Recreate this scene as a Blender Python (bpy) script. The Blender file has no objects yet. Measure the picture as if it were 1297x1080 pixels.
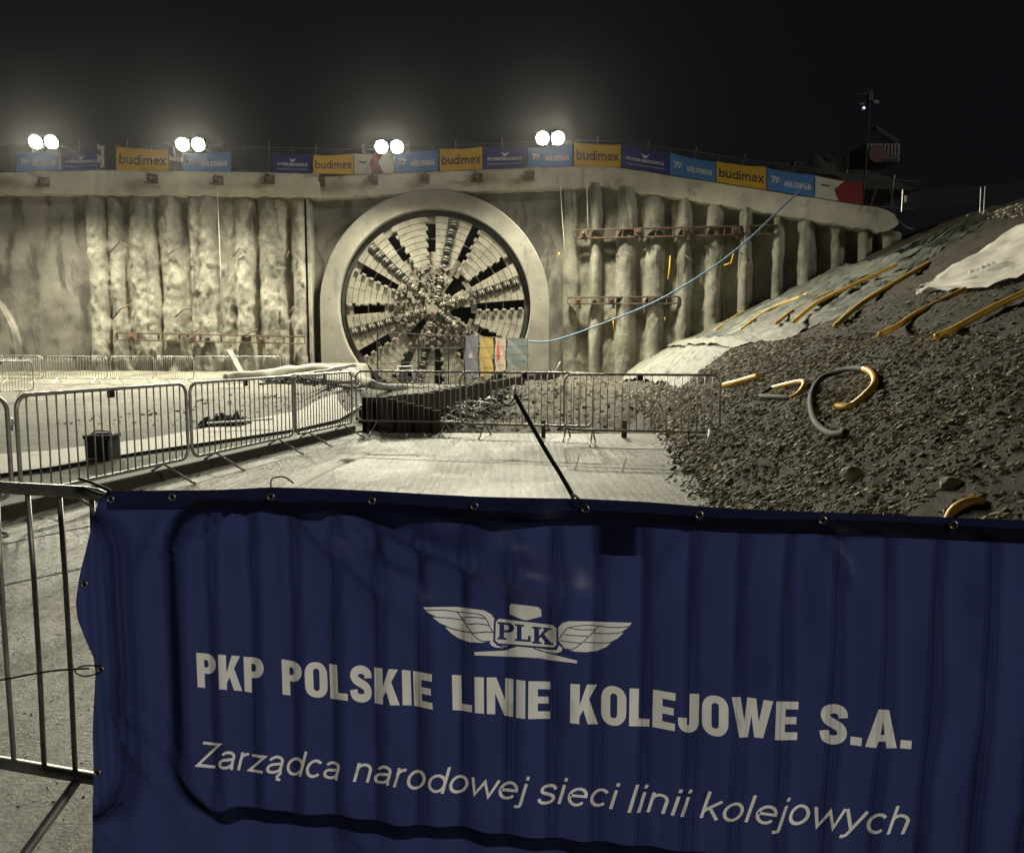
import bpy, bmesh, math, random
import numpy as np
from mathutils import Vector, Matrix, noise
from mathutils.geometry import delaunay_2d_cdt
random.seed(7)
SC = bpy.context.scene
COL = SC.collection
PI = math.pi
# ------------------------------------------------------------------ camera and image-to-world helpers
F = 1000.0; CXP, CYP = 648.5, 540.0
TH = math.atan(100 / 1000.0)
CAM = Vector((0, 0, 1.52))
FW = Vector((0, math.cos(TH), -math.sin(TH))); UP = Vector((0, math.sin(TH), math.cos(TH))); RT = Vector((1, 0, 0))

def ray(x, y):
    return RT * ((x - CXP) / F) + UP * (-(y - CYP) / F) + FW
def P(x, y, Y):                      # point of the view ray at depth Y
    d = ray(x, y); return CAM + d * (Y / d.y)
def G(x, y, z=0.0):                  # point of the view ray on the level z
    d = ray(x, y); return CAM + d * ((z - CAM.z) / d.z)
def V(*a): return Vector(a)
def lerp(a, b, t): return a + (b - a) * t
def sstep(t):
    t = max(0, min(1, t)); return t * t * (3 - 2 * t)
def interp(x, xs, ys):
    return float(np.interp(x, xs, ys))
def nz(x, y, z=0.0): return noise.noise(Vector((x, y, z)))
def fbm(x, y, z=0.0, o=4):
    return noise.fractal(Vector((x, y, z)), 0.6, 2.1, o)

cd = bpy.data.cameras.new('camera'); cam = bpy.data.objects.new('camera', cd); COL.objects.link(cam)
cam.location = CAM; cam.rotation_euler = (PI / 2 - TH, 0, 0)
cd.sensor_width = 36; cd.sensor_fit = 'HORIZONTAL'; cd.lens = 36 * F / 1297; cd.clip_end = 2000; cd.clip_start = .05
SC.camera = cam

# ------------------------------------------------------------------ materials
def nodes(name):
    m = bpy.data.materials.new(name); m.use_nodes = True
    n = m.node_tree; b = n.nodes['Principled BSDF']; return m, n, b
def coords(n, scale=(1, 1, 1), kind='Object'):
    t = n.nodes.new('ShaderNodeTexCoord'); mp = n.nodes.new('ShaderNodeMapping')
    mp.inputs['Scale'].default_value = scale; n.links.new(t.outputs[kind], mp.inputs['Vector']); return mp.outputs[0]
def noi(n, vec, sc, det=6, rough=.6, dist=0):
    t = n.nodes.new('ShaderNodeTexNoise'); t.inputs['Scale'].default_value = sc; t.inputs['Detail'].default_value = det
    t.inputs['Roughness'].default_value = rough; t.inputs['Distortion'].default_value = dist
    n.links.new(vec, t.inputs['Vector']); return t.outputs['Fac']
def ramp(n, fac, stops):
    r = n.nodes.new('ShaderNodeValToRGB'); e = r.color_ramp.elements
    while len(e) < len(stops): e.new(.5)
    for i, (p, c) in enumerate(stops):
        e[i].position = p; e[i].color = (c, c, c, 1) if isinstance(c, (int, float)) else (*c, 1)
    n.links.new(fac, r.inputs['Fac']); return r.outputs['Color']
def mix(n, a, b, fac, mode='MIX'):
    x = n.nodes.new('ShaderNodeMix'); x.data_type = 'RGBA'; x.blend_type = mode
    for k, v in ((0, fac), (6, a), (7, b)):
        s = x.inputs[k]
        if isinstance(v, bpy.types.NodeSocket): n.links.new(v, s)
        elif isinstance(v, (int, float)): s.default_value = v if k == 0 else (v, v, v, 1)
        else: s.default_value = (*v, 1)
    return x.outputs[2]
def bump(n, b, h, st=.3, dist=.02):
    t = n.nodes.new('ShaderNodeBump'); t.inputs['Strength'].default_value = st; t.inputs['Distance'].default_value = dist
    n.links.new(h, t.inputs['Height']); n.links.new(t.outputs[0], b.inputs['Normal'])
def simple(name, col, rough=.6, metal=0, var=.25, sc=4, bmp=0, bd=.01, dark=None, vs=(1, 1, 1)):
    m, n, b = nodes(name); v = coords(n, vs)
    f = noi(n, v, sc, 8, .65)
    lo = dark if dark else tuple(c * (1 - var) for c in col); hi = tuple(min(1, c * (1 + var)) for c in col)
    n.links.new(ramp(n, f, [(.3, lo), (.7, hi)]), b.inputs['Base Color'])
    b.inputs['Roughness'].default_value = rough; b.inputs['Metallic'].default_value = metal
    if bmp: bump(n, b, noi(n, v, sc * 3, 8, .7), bmp, bd)
    return m

def m_shotcrete(name, base, darkc, stain=.5):
    m, n, b = nodes(name)
    v = coords(n); vv = coords(n, (1, 1, .22))
    a = noi(n, v, .55, 6, .6, .4); s = noi(n, vv, .8, 7, .62, .8); g = noi(n, v, 9, 8, .75)
    c1 = mix(n, darkc, base, ramp(n, a, [(.35, 0.0), (.62, 1.0)]))
    c2 = mix(n, c1, tuple(x * .35 for x in darkc), ramp(n, s, [(.56, 0.0), (.66, stain)]))
    c3 = mix(n, c2, ramp(n, g, [(.3, .62), (.7, 1.25)]), 1.0, 'MULTIPLY')
    n.links.new(c3, b.inputs['Base Color']); b.inputs['Roughness'].default_value = .8
    g3 = noi(n, v, 3.2, 9, .75); h = mix(n, mix(n, a, g, .5), g3, .5); bump(n, b, h, .8, .13); return m
def m_concrete(name, base, var=.3, sc=1.2, st=.35, rough=.75, form=False, st2=(.58, .72, .6)):
    m, n, b = nodes(name); v = coords(n); vv = coords(n, (1, 1, .38) if form else (1, 1, 1))
    a = noi(n, v, sc, 7, .62, .3); s = noi(n, vv, sc * 1.7, 6, .6, .4); g = noi(n, v, 30, 8, .8)
    c = mix(n, tuple(x * (1 - var) for x in base), tuple(min(.9, x * (1 + var)) for x in base), ramp(n, a, [(.3, 0.0), (.7, 1.0)]))
    c = mix(n, c, tuple(x * .3 for x in base), ramp(n, s, [(st2[0], 0.0), (st2[1], st2[2])]))
    c = mix(n, c, ramp(n, g, [(.3, .75), (.7, 1.2)]), 1.0, 'MULTIPLY')
    n.links.new(c, b.inputs['Base Color']); b.inputs['Roughness'].default_value = rough
    bump(n, b, mix(n, mix(n, a, noi(n, v, 4, 8, .75), .6), g, .4), st, .05); return m
def m_slab(name):
    m, n, b = nodes(name); v = coords(n)
    a = noi(n, v, .7, 8, .65, .5); g = noi(n, v, 48, 6, .8); g2 = noi(n, v, 13, 8, .8, .4)
    w = n.nodes.new('ShaderNodeTexWave'); w.wave_type = 'BANDS'; w.bands_direction = 'X'; w.inputs['Scale'].default_value = 1.5
    w.inputs['Distortion'].default_value = 9; w.inputs['Detail'].default_value = 4; w.inputs['Detail Scale'].default_value = .6
    n.links.new(coords(n, (2.2, .35, 1)), w.inputs['Vector'])
    c = mix(n, (.10, .094, .074), (.33, .315, .255), ramp(n, a, [(.38, 0.0), (.6, 1.0)]))
    c = mix(n, c, ramp(n, w.outputs['Fac'], [(.2, .5), (.6, 1.12)]), .85, 'MULTIPLY')
    c = mix(n, c, ramp(n, g, [(.44, .25), (.54, 1.3)]), .9, 'MULTIPLY')
    c = mix(n, c, ramp(n, g2, [(.44, .4), (.54, 1.2)]), .85, 'MULTIPLY')
    n.links.new(c, b.inputs['Base Color']); n.links.new(ramp(n, a, [(.3, .40), (.7, .72)]), b.inputs['Roughness'])
    bump(n, b, mix(n, g, g2, .4), 1, .045); return m
def m_mud(name, lo, hi, sc=1.5, st=1.0, dist=.08, vs=(1, 1, 1), rough=.85):
    m, n, b = nodes(name); v = coords(n, vs)
    a = noi(n, v, sc, 9, .7, .6); g = noi(n, v, sc * 8, 10, .8, .3)
    c = mix(n, lo, hi, ramp(n, a, [(.38, 0.0), (.62, 1.0)]))
    c = mix(n, c, ramp(n, g, [(.35, .4), (.62, 1.3)]), 1.0, 'MULTIPLY')
    n.links.new(c, b.inputs['Base Color']); b.inputs['Roughness'].default_value = rough
    bump(n, b, mix(n, a, g, .65), st, dist); return m
def m_cloth(name, col, trans=.35, rough=.55, tcol=None, weave=True, var=.08):
    m = bpy.data.materials.new(name); m.use_nodes = True; n = m.node_tree; n.nodes.clear()
    o = n.nodes.new('ShaderNodeOutputMaterial'); p = n.nodes.new('ShaderNodeBsdfPrincipled'); t = n.nodes.new('ShaderNodeBsdfTranslucent')
    x = n.nodes.new('ShaderNodeMixShader'); x.inputs[0].default_value = trans
    v = coords(n)
    c = ramp(n, noi(n, v, 3, 6, .6), [(.3, tuple(k * (1 - var) for k in col)), (.7, tuple(min(1, k * (1 + var)) for k in col))])
    n.links.new(c, p.inputs['Base Color']); p.inputs['Roughness'].default_value = rough
    p.inputs['Specular IOR Level'].default_value = .5
    t.inputs['Color'].default_value = (*(tcol or col), 1)
    if weave: bump(n, p, noi(n, v, 260, 3, .6), .08, .002)
    n.links.new(p.outputs[0], x.inputs[1]); n.links.new(t.outputs[0], x.inputs[2]); n.links.new(x.outputs[0], o.inputs[0]); return m
def m_emit(name, col, st):
    m = bpy.data.materials.new(name); m.use_nodes = True; n = m.node_tree; n.nodes.clear()
    o = n.nodes.new('ShaderNodeOutputMaterial'); e = n.nodes.new('ShaderNodeEmission')
    e.inputs[0].default_value = (*col, 1); e.inputs[1].default_value = st; n.links.new(e.outputs[0], o.inputs[0]); return m

M = dict(
    slab=m_slab('wet rough concrete'),
    beam=m_concrete('cast beam concrete', (.46, .44, .38), .22, .8, .3),
    flat=m_concrete('stained diaphragm concrete', (.18, .17, .145), .5, .5, .8, form=True, st2=(.50, .60, .85)),
    shot=m_shotcrete('sprayed concrete', (.31, .298, .245), (.13, .122, .10), .85),
    shotr=m_shotcrete('sprayed concrete darker', (.27, .262, .21), (.13, .125, .10), .7),  # slightly darker copy for the right pile section
    ring=m_concrete('ring concrete', (.21, .20, .17), .3, .6, .5, form=True),
    face=m_concrete('muddy cutterhead steel', (.21, .198, .16), .3, 1.5, .5, .6),
    hub=m_mud('muddy hub steel', (.045, .042, .034), (.22, .20, .16), 4, .8, .03, rough=.8),
    cutter=simple('worn cutter steel', (.16, .15, .12), .8, 0, .4, 9),
    hole=simple('unlit interior colour', (.018, .017, .018), .8),  # near-black colour paints the shade inside openings and cutter boxes
    shield=simple('dark shield steel', (.05, .047, .045), .55, .4, .4, 3),
    galv=simple('galvanised steel', (.36, .355, .33), .42, .6, .35, 14),
    black=simple('black plastic', (.006, .006, .006), .8),
    rust=simple('rusty steel', (.12, .075, .05), .8, .2, .5, 3, .4, dark=(.03, .022, .018)),
    sheet=simple('rusted sheet piling', (.040, .028, .021), .85, 0, .5, 3, .4, vs=(1, 1, .3)),
    timber=simple('dark wet timber', (.035, .03, .022), .8, 0, .4, 5, .5),
    mud=m_mud('wet brown mud', (.05, .042, .028), (.22, .19, .13), 1.6, 1, .16, (.5, 1.8, 1)),
    yard=m_mud('compacted site ground', (.055, .051, .037), (.165, .156, .118), .6, 1, .08, (1, .35, 1)),
    path=m_concrete('pale strip concrete', (.30, .29, .25), .12, .8, .2),  # pale concrete tone, also used on the wrapped pipes and the plank
    soil=m_mud('dark shale soil', (.014, .0105, .0065), (.085, .067, .042), 2.6, 1, .2),
    chip=simple('shale chips', (.29, .25, .18), .8, 0, .7, 5, dark=(.045, .038, .026)),
    chipl=simple('pale shale chips', (.50, .48, .41), .7, 0, .3, 5),
    geo=m_mud('green geotextile', (.045, .052, .042), (.17, .185, .15), 1.0, 1, .14, (.28, 3.2, .28), .6),  # crease shade is put into the colour as streaks along the folds
    geol=m_mud('pale geotextile', (.13, .135, .11), (.26, .262, .22), 1.1, 1, .08, (.28, 3.2, .28), .6),  # same crease shade streaked into the paler colour
    white=m_cloth('white sheeting', (.66, .63, .58), .15),
    ora=simple('orange drain pipe', (.78, .46, .05), .4, 0, .15, 5),
    greyp=simple('grey drain pipe', (.03, .029, .027), .8, 0, .3, 5),
    hose=simple('pale blue hose', (.10, .16, .25), .7, 0, .1, 5),
    wcable=simple('white cable', (.6, .6, .56), .5),
    dark=simple('night earth', (.03, .028, .024), .9),
    eyelet=simple('eyelet metal', (.5, .5, .5), .3, .9, .1),
    lens=m_emit('floodlight lens', (1, .95, .75), 300),
    led=m_emit('camera status light', (.6, .7, 1), 1.2),
    redp=simple('red paint', (.07, .012, .012), .5), greypaint=simple('grey paint', (.16, .16, .155), .6),
    net=simple('fence wire', (.10, .10, .095), .7, .0),
)

# ------------------------------------------------------------------ mesh helpers
class MB:
    def __init__(s): s.v = []; s.f = []; s.m = []
    def add(s, vs, fs, mi=0):
        k = len(s.v); s.v += [tuple(p) for p in vs]; s.f += [tuple(i + k for i in f) for f in fs]; s.m += [mi] * len(fs); return s
    def box(s, c, size, R=None, mi=0, bev=0):
        hx, hy, hz = size[0] / 2, size[1] / 2, size[2] / 2
        if bev:
            bm = bmesh.new(); bmesh.ops.create_cube(bm, size=1)
            for v in bm.verts: v.co = Vector((v.co.x * size[0], v.co.y * size[1], v.co.z * size[2]))
            bmesh.ops.bevel(bm, geom=list(bm.edges), offset=bev, segments=2, affect='EDGES', profile=.6)
            vs = [v.co.copy() for v in bm.verts]; fs = [[v.index for v in f.verts] for f in bm.faces]; bm.free()
        else:
            vs = [Vector((x * hx, y * hy, z * hz)) for x in (-1, 1) for y in (-1, 1) for z in (-1, 1)]
            fs = [(0, 1, 3, 2), (4, 6, 7, 5), (0, 4, 5, 1), (2, 3, 7, 6), (0, 2, 6, 4), (1, 5, 7, 3)]
        R = R or Matrix.Identity(3)
        return s.add([R @ p + Vector(c) for p in vs], fs, mi)
    def beam(s, a, b, w, h, mi=0, bev=0):            # box along a-b, w wide, h high
        a, b = Vector(a), Vector(b); d = b - a; L = d.length; x = d.normalized()
        up = Vector((0, 0, 1)) if abs(x.z) < .95 else Vector((0, 1, 0))
        y = up.cross(x).normalized(); z = x.cross(y)
        R = Matrix((x, y, z)).transposed(); return s.box((a + b) / 2, (L, w, h), R, mi, bev)
    def tube(s, pts, r, seg=8, closed=False, mi=0, rib=0):
        pts = [Vector(p) for p in pts]; n = len(pts); rings = []; up = None
        for i, p in enumerate(pts):
            a = pts[i - 1] if (i or closed) else p; b = pts[(i + 1) % n] if (i < n - 1 or closed) else p
            t = (b - a).normalized()
            if up is None:
                up = Vector((0, 0, 1)) if abs(t.z) < .9 else Vector((1, 0, 0))
            u = (up - t * up.dot(t)).normalized(); up = u; w = t.cross(u)
            rr = r[i] if isinstance(r, (list, tuple)) else r
            rings.append([p + (u * math.cos(q) + w * math.sin(q)) * rr for q in [2 * PI * k / seg for k in range(seg)]])
        vs = [q for g in rings for q in g]; fs = []
        for i in range(n if closed else n - 1):
            j = (i + 1) % n
            for k in range(seg):
                l = (k + 1) % seg; fs.append((i * seg + k, i * seg + l, j * seg + l, j * seg + k))
        if not closed: fs += [tuple(range(seg))[::-1], tuple((n - 1) * seg + k for k in range(seg))]
        return s.add(vs, fs, mi)
    def cyl(s, a, b, r, seg=12, r2=None, mi=0): return s.tube([a, b], [r, r if r2 is None else r2], seg, mi=mi)
    def disc(s, c, r, nrm, seg=16, th=.02, mi=0):
        nrm = Vector(nrm).normalized(); c = Vector(c); return s.cyl(c, c + nrm * th, r, seg, mi=mi)
    def build(s, name, mats, parent=None, smooth=False, loc=None):
        me = bpy.data.meshes.new(name); me.from_pydata(s.v, [], s.f); me.update()
        if not isinstance(mats, (list, tuple)): mats = [mats]
        for m in mats: me.materials.append(m)
        me.polygons.foreach_set('material_index', s.m)
        if smooth: me.polygons.foreach_set('use_smooth', [True] * len(s.f))
        o = bpy.data.objects.new(name, me); COL.objects.link(o)
        if parent is not None:
            o.parent = parent; o.matrix_parent_inverse = PINV.get(parent.name, Matrix.Identity(4))
        return o
PINV = {}
def fixn(o):
    bm = bmesh.new(); bm.from_mesh(o.data); bmesh.ops.recalc_face_normals(bm, faces=bm.faces); bm.to_mesh(o.data); bm.free(); return o
def tag(o, label=None, cat=None, group=None, kind=None):
    if label: o['label'] = label
    if cat: o['category'] = cat
    if group: o['group'] = group
    if kind: o['kind'] = kind
    return o
def thing(name, label, cat, loc=(0, 0, 0), rz=0, group=None, world=True):
    # world=True: children are modelled in world coordinates; world=False: in the thing's own coordinates
    o = bpy.data.objects.new(name, None); COL.objects.link(o); o.location = loc; o.rotation_euler = (0, 0, rz); o.empty_display_size = .3
    tag(o, label, cat, group)
    if world: PINV[o.name] = (Matrix.Translation(Vector(loc)) @ Matrix.Rotation(rz, 4, 'Z')).inverted()
    return o
def copy_tree(o, loc, rz, label, group=None, rot=None):
    kids = [c for c in bpy.data.objects if c.parent == o]
    r = o.copy(); COL.objects.link(r); r.location = loc; r.rotation_euler = rot or (0, 0, rz); r['label'] = label
    if group: r['group'] = group
    for c in kids:
        k = c.copy(); COL.objects.link(k); k.parent = r
        for g in [q for q in bpy.data.objects if q.parent == c]:
            gg = g.copy(); COL.objects.link(gg); gg.parent = k
    return r
def catmull(pts, n=6):
    pts = [Vector(p) for p in pts]; out = []
    for i in range(len(pts) - 1):
        p0 = pts[max(0, i - 1)]; p1 = pts[i]; p2 = pts[i + 1]; p3 = pts[min(len(pts) - 1, i + 2)]
        for k in range(n):
            t = k / n
            out.append(.5 * ((2 * p1) + (p2 - p0) * t + (2 * p0 - 5 * p1 + 4 * p2 - p3) * t * t + (3 * p1 - p0 - 3 * p2 + p3) * t ** 3))
    out.append(pts[-1]); return out
def grid(name, mats, us, vs, fn, parent=None, smooth=True, mfn=None):
    b = MB(); nu, nv = len(us), len(vs)
    b.v = [tuple(fn(u, v)) for v in vs for u in us]
    for j in range(nv - 1):
        for i in range(nu - 1):
            b.f.append((j * nu + i, j * nu + i + 1, (j + 1) * nu + i + 1, (j + 1) * nu + i))
            b.m.append(mfn((us[i] + us[i + 1]) / 2, (vs[j] + vs[j + 1]) / 2) if mfn else 0)
    return b.build(name, mats, parent, smooth)
def lin(a, b, n): return list(np.linspace(a, b, n))

# ------------------------------------------------------------------ flat print: outlines painted onto a sheet
def loopin(loops, pts):
    ins = np.zeros(len(pts), bool); x = pts[:, 0]; y = pts[:, 1]
    for L in loops:
        L = np.asarray(L, float); a = L; b = np.roll(L, -1, 0)
        for (x0, y0), (x1, y1) in zip(a, b):
            if y0 == y1: continue
            c = ((y0 > y) != (y1 > y)) & (x < (x1 - x0) * (y - y0) / (y1 - y0) + x0); ins ^= c
    return ins
def printed(name, outline, shapes, fn, mats, step, parent=None, th=.0):
    """outline [(u,v)]; shapes [(loops, material index)] painted in order; fn(u,v)->Vector"""
    vs = []; es = []
    def addloop(L):
        k = len(vs); vs.extend(Vector((float(p[0]), float(p[1]))) for p in L); n = len(L)
        es.extend((k + i, k + (i + 1) % n) for i in range(n))
    def dens(L):
        out = []
        for i in range(len(L)):
            a = np.array(L[i], float); b = np.array(L[(i + 1) % len(L)], float); n = max(1, int(np.ceil(np.linalg.norm(b - a) / step)))
            out += [tuple(a + (b - a) * k / n) for k in range(n)]
        return out
    outline = dens(outline); addloop(outline)
    for loops, mi in shapes:
        for L in loops: addloop(L)
    A = np.array(outline); lo = A.min(0); hi = A.max(0)
    gx = np.arange(lo[0] + step * .5, hi[0], step); gy = np.arange(lo[1] + step * .5, hi[1], step)
    gp = np.array([(x, y) for x in gx for y in gy]); gp = gp[loopin([outline], gp)] if len(gp) else gp
    vs.extend(Vector((float(p[0]), float(p[1]))) for p in gp)
    r = delaunay_2d_cdt(vs, es, [], 0, 1e-6)
    v2 = np.array([(p.x, p.y) for p in r[0]]); tri = np.array([t for t in r[2]])
    c = v2[tri].mean(1); keep = loopin([outline], c); tri = tri[keep]; c = c[keep]
    mi = np.zeros(len(tri), int)
    for loops, m in shapes: mi[loopin(loops, c)] = m
    b = MB(); b.v = [tuple(fn(p[0], p[1])) for p in v2]; b.f = [tuple(int(i) for i in t) for t in tri]; b.m = [int(i) for i in mi]
    return b.build(name, mats, parent, True)

def rect(x0, y0, x1, y1): return [(x0, y0), (x1, y0), (x1, y1), (x0, y1)]
def ell(cx, cy, rx, ry, a0, a1, n=12):
    return [(cx + rx * math.cos(math.radians(a0 + (a1 - a0) * i / n)), cy + ry * math.sin(math.radians(a0 + (a1 - a0) * i / n))) for i in range(n + 1)]
def rrect(x0, y0, x1, y1, r, n=6):
    return ell(x1 - r, y1 - r, r, r, 0, 90, n) + ell(x0 + r, y1 - r, r, r, 90, 180, n) + ell(x0 + r, y0 + r, r, r, 180, 270, n) + ell(x1 - r, y0 + r, r, r, 270, 360, n)
def ribbon(pts, t, closed=False):
    p = [np.array(q, float) for q in pts]; q = [p[0]]
    for k in p[1:]:
        if np.linalg.norm(k - q[-1]) > 1e-5: q.append(k)
    p = q; n = len(p); L = []; R = []
    for i in range(n):
        d0 = p[i] - p[i - 1] if (i or closed) else p[1] - p[0]; d1 = p[(i + 1) % n] - p[i] if (i < n - 1 or closed) else d0
        d0 = d0 / np.linalg.norm(d0); d1 = d1 / np.linalg.norm(d1)
        n0 = np.array((-d0[1], d0[0])); n1 = np.array((-d1[1], d1[0])); m = n0 + n1; m /= max(1e-6, np.linalg.norm(m)); k = min(2.2, 1 / max(.3, m.dot(n0)))
        L.append(tuple(p[i] + m * t / 2 * k)); R.append(tuple(p[i] - m * t / 2 * k))
    if closed: return [L, R]
    return [L + R[::-1]]
# monoline sans: list of (points, closed), advance
def thin(ch, t=.085):
    h = .519 - t / 2; b = t / 2; mid = .26; ry = mid - b; O = [(ell(.275, mid, .2, ry, 0, 360, 20)[:-1], True)]
    arch = lambda x0, w: [(x0, .33)] + ell(x0 + w / 2, h - .15, w / 2, .15, 170, 0, 10) + [(x0 + w, 0)]
    dot = lambda x: ([(x, .62), (x, .716)], False)
    A = [(ell(.25, .36, .165, h - .36, 165, 0, 10) + [(.415, .1), (.44, .0)], False),
         ([(.415, .30), (.22, .265)] + ell(.2, .155, .13, .112, 90, 270, 8) + [(.29, .05), (.38, .1), (.415, .18)], False)]
    g = {
        'o': (O, .556), 'c': ([(ell(.265, mid, .19, ry, 42, 318, 16), False)], .5),
        'e': ([([(.075, .275), (.47, .275)] + ell(.275, mid, .2, ry, 12, 322, 18), False)], .556),
        'a': (A, .53), 'ą': (A + [([(.44, .03), (.37, -.07), (.39, -.15), (.48, -.165)], False)], .53),
        'd': (O + [([(.475, 0), (.475, .716)], False)], .556), 'b': (O + [([(.08, 0), (.08, .716)], False)], .556),
        'n': ([([(.1, 0), (.1, .519)], False), (arch(.1, .34), False)], .556),
        'h': ([([(.1, 0), (.1, .716)], False), (arch(.1, .34), False)], .556),
        'm': ([([(.1, 0), (.1, .519)], False), (arch(.1, .3), False), (arch(.4, .3), False)], .82),
        'u': ([([(.44, 0), (.44, .519)], False), ([(.1, .519)] + ell(.27, b + .15, .17, .15, 180, 350, 10) + [(.44, .2)], False)], .556),
        'r': ([([(.1, 0), (.1, .519)], False), ([(.1, .3)] + ell(.28, .31, .18, h - .31, 165, 85, 8), False)], .345),
        'i': ([([(.1, 0), (.1, .519)], False), dot(.1)], .222), 'l': ([([(.1, 0), (.1, .716)], False)], .222),
        'j': ([([(.11, .519), (.11, -.09), (.09, -.15), (.03, -.17), (-.03, -.165)], False), dot(.11)], .222),
        'k': ([([(.1, 0), (.1, .716)], False), ([(.44, .519), (.11, .18)], False), ([(.21, .3), (.46, 0)], False)], .5),
        's': ([([tuple(q)[:2] for q in catmull([(.42, .38, 0), (.37, .45, 0), (.25, h, 0), (.12, .445, 0), (.09, .375, 0), (.13, .31, 0), (.25, .27, 0), (.38, .22, 0), (.425, .14, 0), (.38, .07, 0), (.25, b, 0), (.12, .075, 0), (.07, .15, 0)], 3)], False)], .5),
        'w': ([([(.02, .519), (.18, .05), (.36, .46), (.54, .05), (.70, .519)], False)], .722),
        'y': ([([(.03, .519), (.25, .03)], False), ([(.47, .519), (.24, -.05), (.19, -.14), (.12, -.175), (.05, -.165)], False)], .5),
        'z': ([([(.05, h), (.42, h), (.06, b), (.46, b)], False)], .5), 'Z': ([([(.06, .716 - b), (.54, .716 - b), (.06, b), (.58, b)], False)], .611),
        'x': ([([(.03, 0), (.45, .519)], False), ([(.03, .519), (.45, 0)], False)], .5), ' ': ([], .278),
    }
    return g[ch]
def thin_word(w, t=.085, slant=.2):
    out = []; x = 0
    for ch in w:
        st, adv = thin(ch, t)
        for pts, cl in st:
            out.append([[(p[0] + x + p[1] * slant, p[1]) for p in L] for L in ribbon(pts, t, cl)])
        x += adv
    return out, x - .05
def fat(ch):
    t = .27
    if ch == 'P': return [[rect(0, 0, t, 1)], [[(.1, 1)] + ell(.4, .71, .28, .29, 90, -90, 12) + [(.1, .42)], [(t, .82)] + ell(.36, .71, .07, .11, 90, -90, 6) + [(t, .60)]]], .68
    if ch == 'O': return [[rrect(0, -.01, .72, 1.01, .33), rrect(.26, .18, .46, .82, .095)]], .72
    if ch == 'G': return [[rrect(0, -.01, .72, 1.01, .33), rrect(.26, .18, .46, .82, .095)], [rect(.36, .3, .72, .5)]], .72
    if ch == 'K': return [[rect(0, 0, t, 1)], [[(.25, .42), (.47, 1), (.76, 1), (.25, .16)]], [[(.33, .5), (.52, .68), (.80, 0), (.51, 0)]]], .80
    if ch == 'L': return [[rect(0, 0, t, 1)], [rect(.2, 0, .58, .2)]], .58
    if ch == 'I': return [[rect(0, 0, t, 1)]], t
    if ch == 'E': return [[rect(0, 0, t, 1)], [rect(.2, .8, .62, 1)], [rect(.2, .41, .58, .6)], [rect(.2, 0, .62, .2)]], .62
    if ch == 'N': return [[[(0, 0), (0, 1), (.27, 1), (.53, .42), (.53, 1), (.77, 1), (.77, 0), (.51, 0), (.24, .58), (.24, 0)]]], .77
    if ch == 'J': return [[[(.58, 1), (.58, .3)] + ell(.29, .27, .29, .28, 0, -180, 10) + [(0, .38), (.25, .38)] + ell(.28, .25, .035, .06, 180, 360, 4) + [(.315, 1)]]], .58
    if ch == 'W': return [[[(0, 1), (.25, 1), (.36, .40), (.44, 1), (.68, 1), (.76, .40), (.87, 1), (1.12, 1), (.89, 0), (.65, 0), (.56, .55), (.47, 0), (.23, 0)]]], 1.12
    if ch == 'M': return [[[(0, 0), (0, 1), (.33, 1), (.47, .4), (.61, 1), (.94, 1), (.94, 0), (.70, 0), (.70, .65), (.56, 0), (.38, 0), (.24, .65), (.24, 0)]]], .94
    if ch == 'A': return [[[(0, 0), (.27, 1), (.53, 1), (.80, 0), (.53, 0), (.49, .18), (.31, .18), (.27, 0)], [(.345, .36), (.455, .36), (.40, .70)]]], .80
    if ch == 'R': return fat('P')[0] + [[[(.3, .5), (.5, .5), (.70, 0), (.42, 0)]]], .70
    if ch == 'U': return [[[(0, 1), (0, .3)] + ell(.35, .28, .35, .29, 180, 360, 10) + [(.70, 1), (.44, 1)] + ell(.35, .27, .09, .1, 0, -180, 6) + [(.26, 1)]]], .70
    if ch == 'Ü': return fat('U')[0] + [[rect(.1, 1.08, .3, 1.25)], [rect(.4, 1.08, .6, 1.25)]], .70
    if ch == 'S':
        c = catmull([(.57, .67, 0), (.53, .83, 0), (.35, .90, 0), (.17, .84, 0), (.13, .71, 0), (.2, .59, 0), (.35, .51, 0), (.5, .42, 0), (.56, .28, 0), (.51, .15, 0), (.34, .095, 0), (.16, .15, 0), (.11, .33, 0)], 4)
        return [ribbon([(p.x, p.y) for p in c], .235)], .69
    if ch == '.': return [[rect(0, 0, .27, .22)]], .27
    return [], .30
def fat_word(w, gap=.055):
    out = []; x = 0
    for ch in w:
        sh, wd = fat(ch)
        for loops in sh: out.append([[(p[0] + x, p[1]) for p in L] for L in loops])
        x += wd + gap
    return out, x - gap
def fit(word, u0, v0, u1, v1, h, mi, ylen=1.0):
    """place a word between two baseline points, h = height of a unit (cap)"""
    sh, W = word; e = np.array((u1 - u0, v1 - v0)); L = np.linalg.norm(e); e /= L; n = np.array((0.0, 1.0)) if True else np.array((-e[1], e[0]))
    o = np.array((u0, v0)); out = []
    for loops in sh:
        out.append(([[tuple(o + e * (p[0] / W * L) + n * p[1] * h) for p in lo] for lo in loops], mi))
    return out

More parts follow.
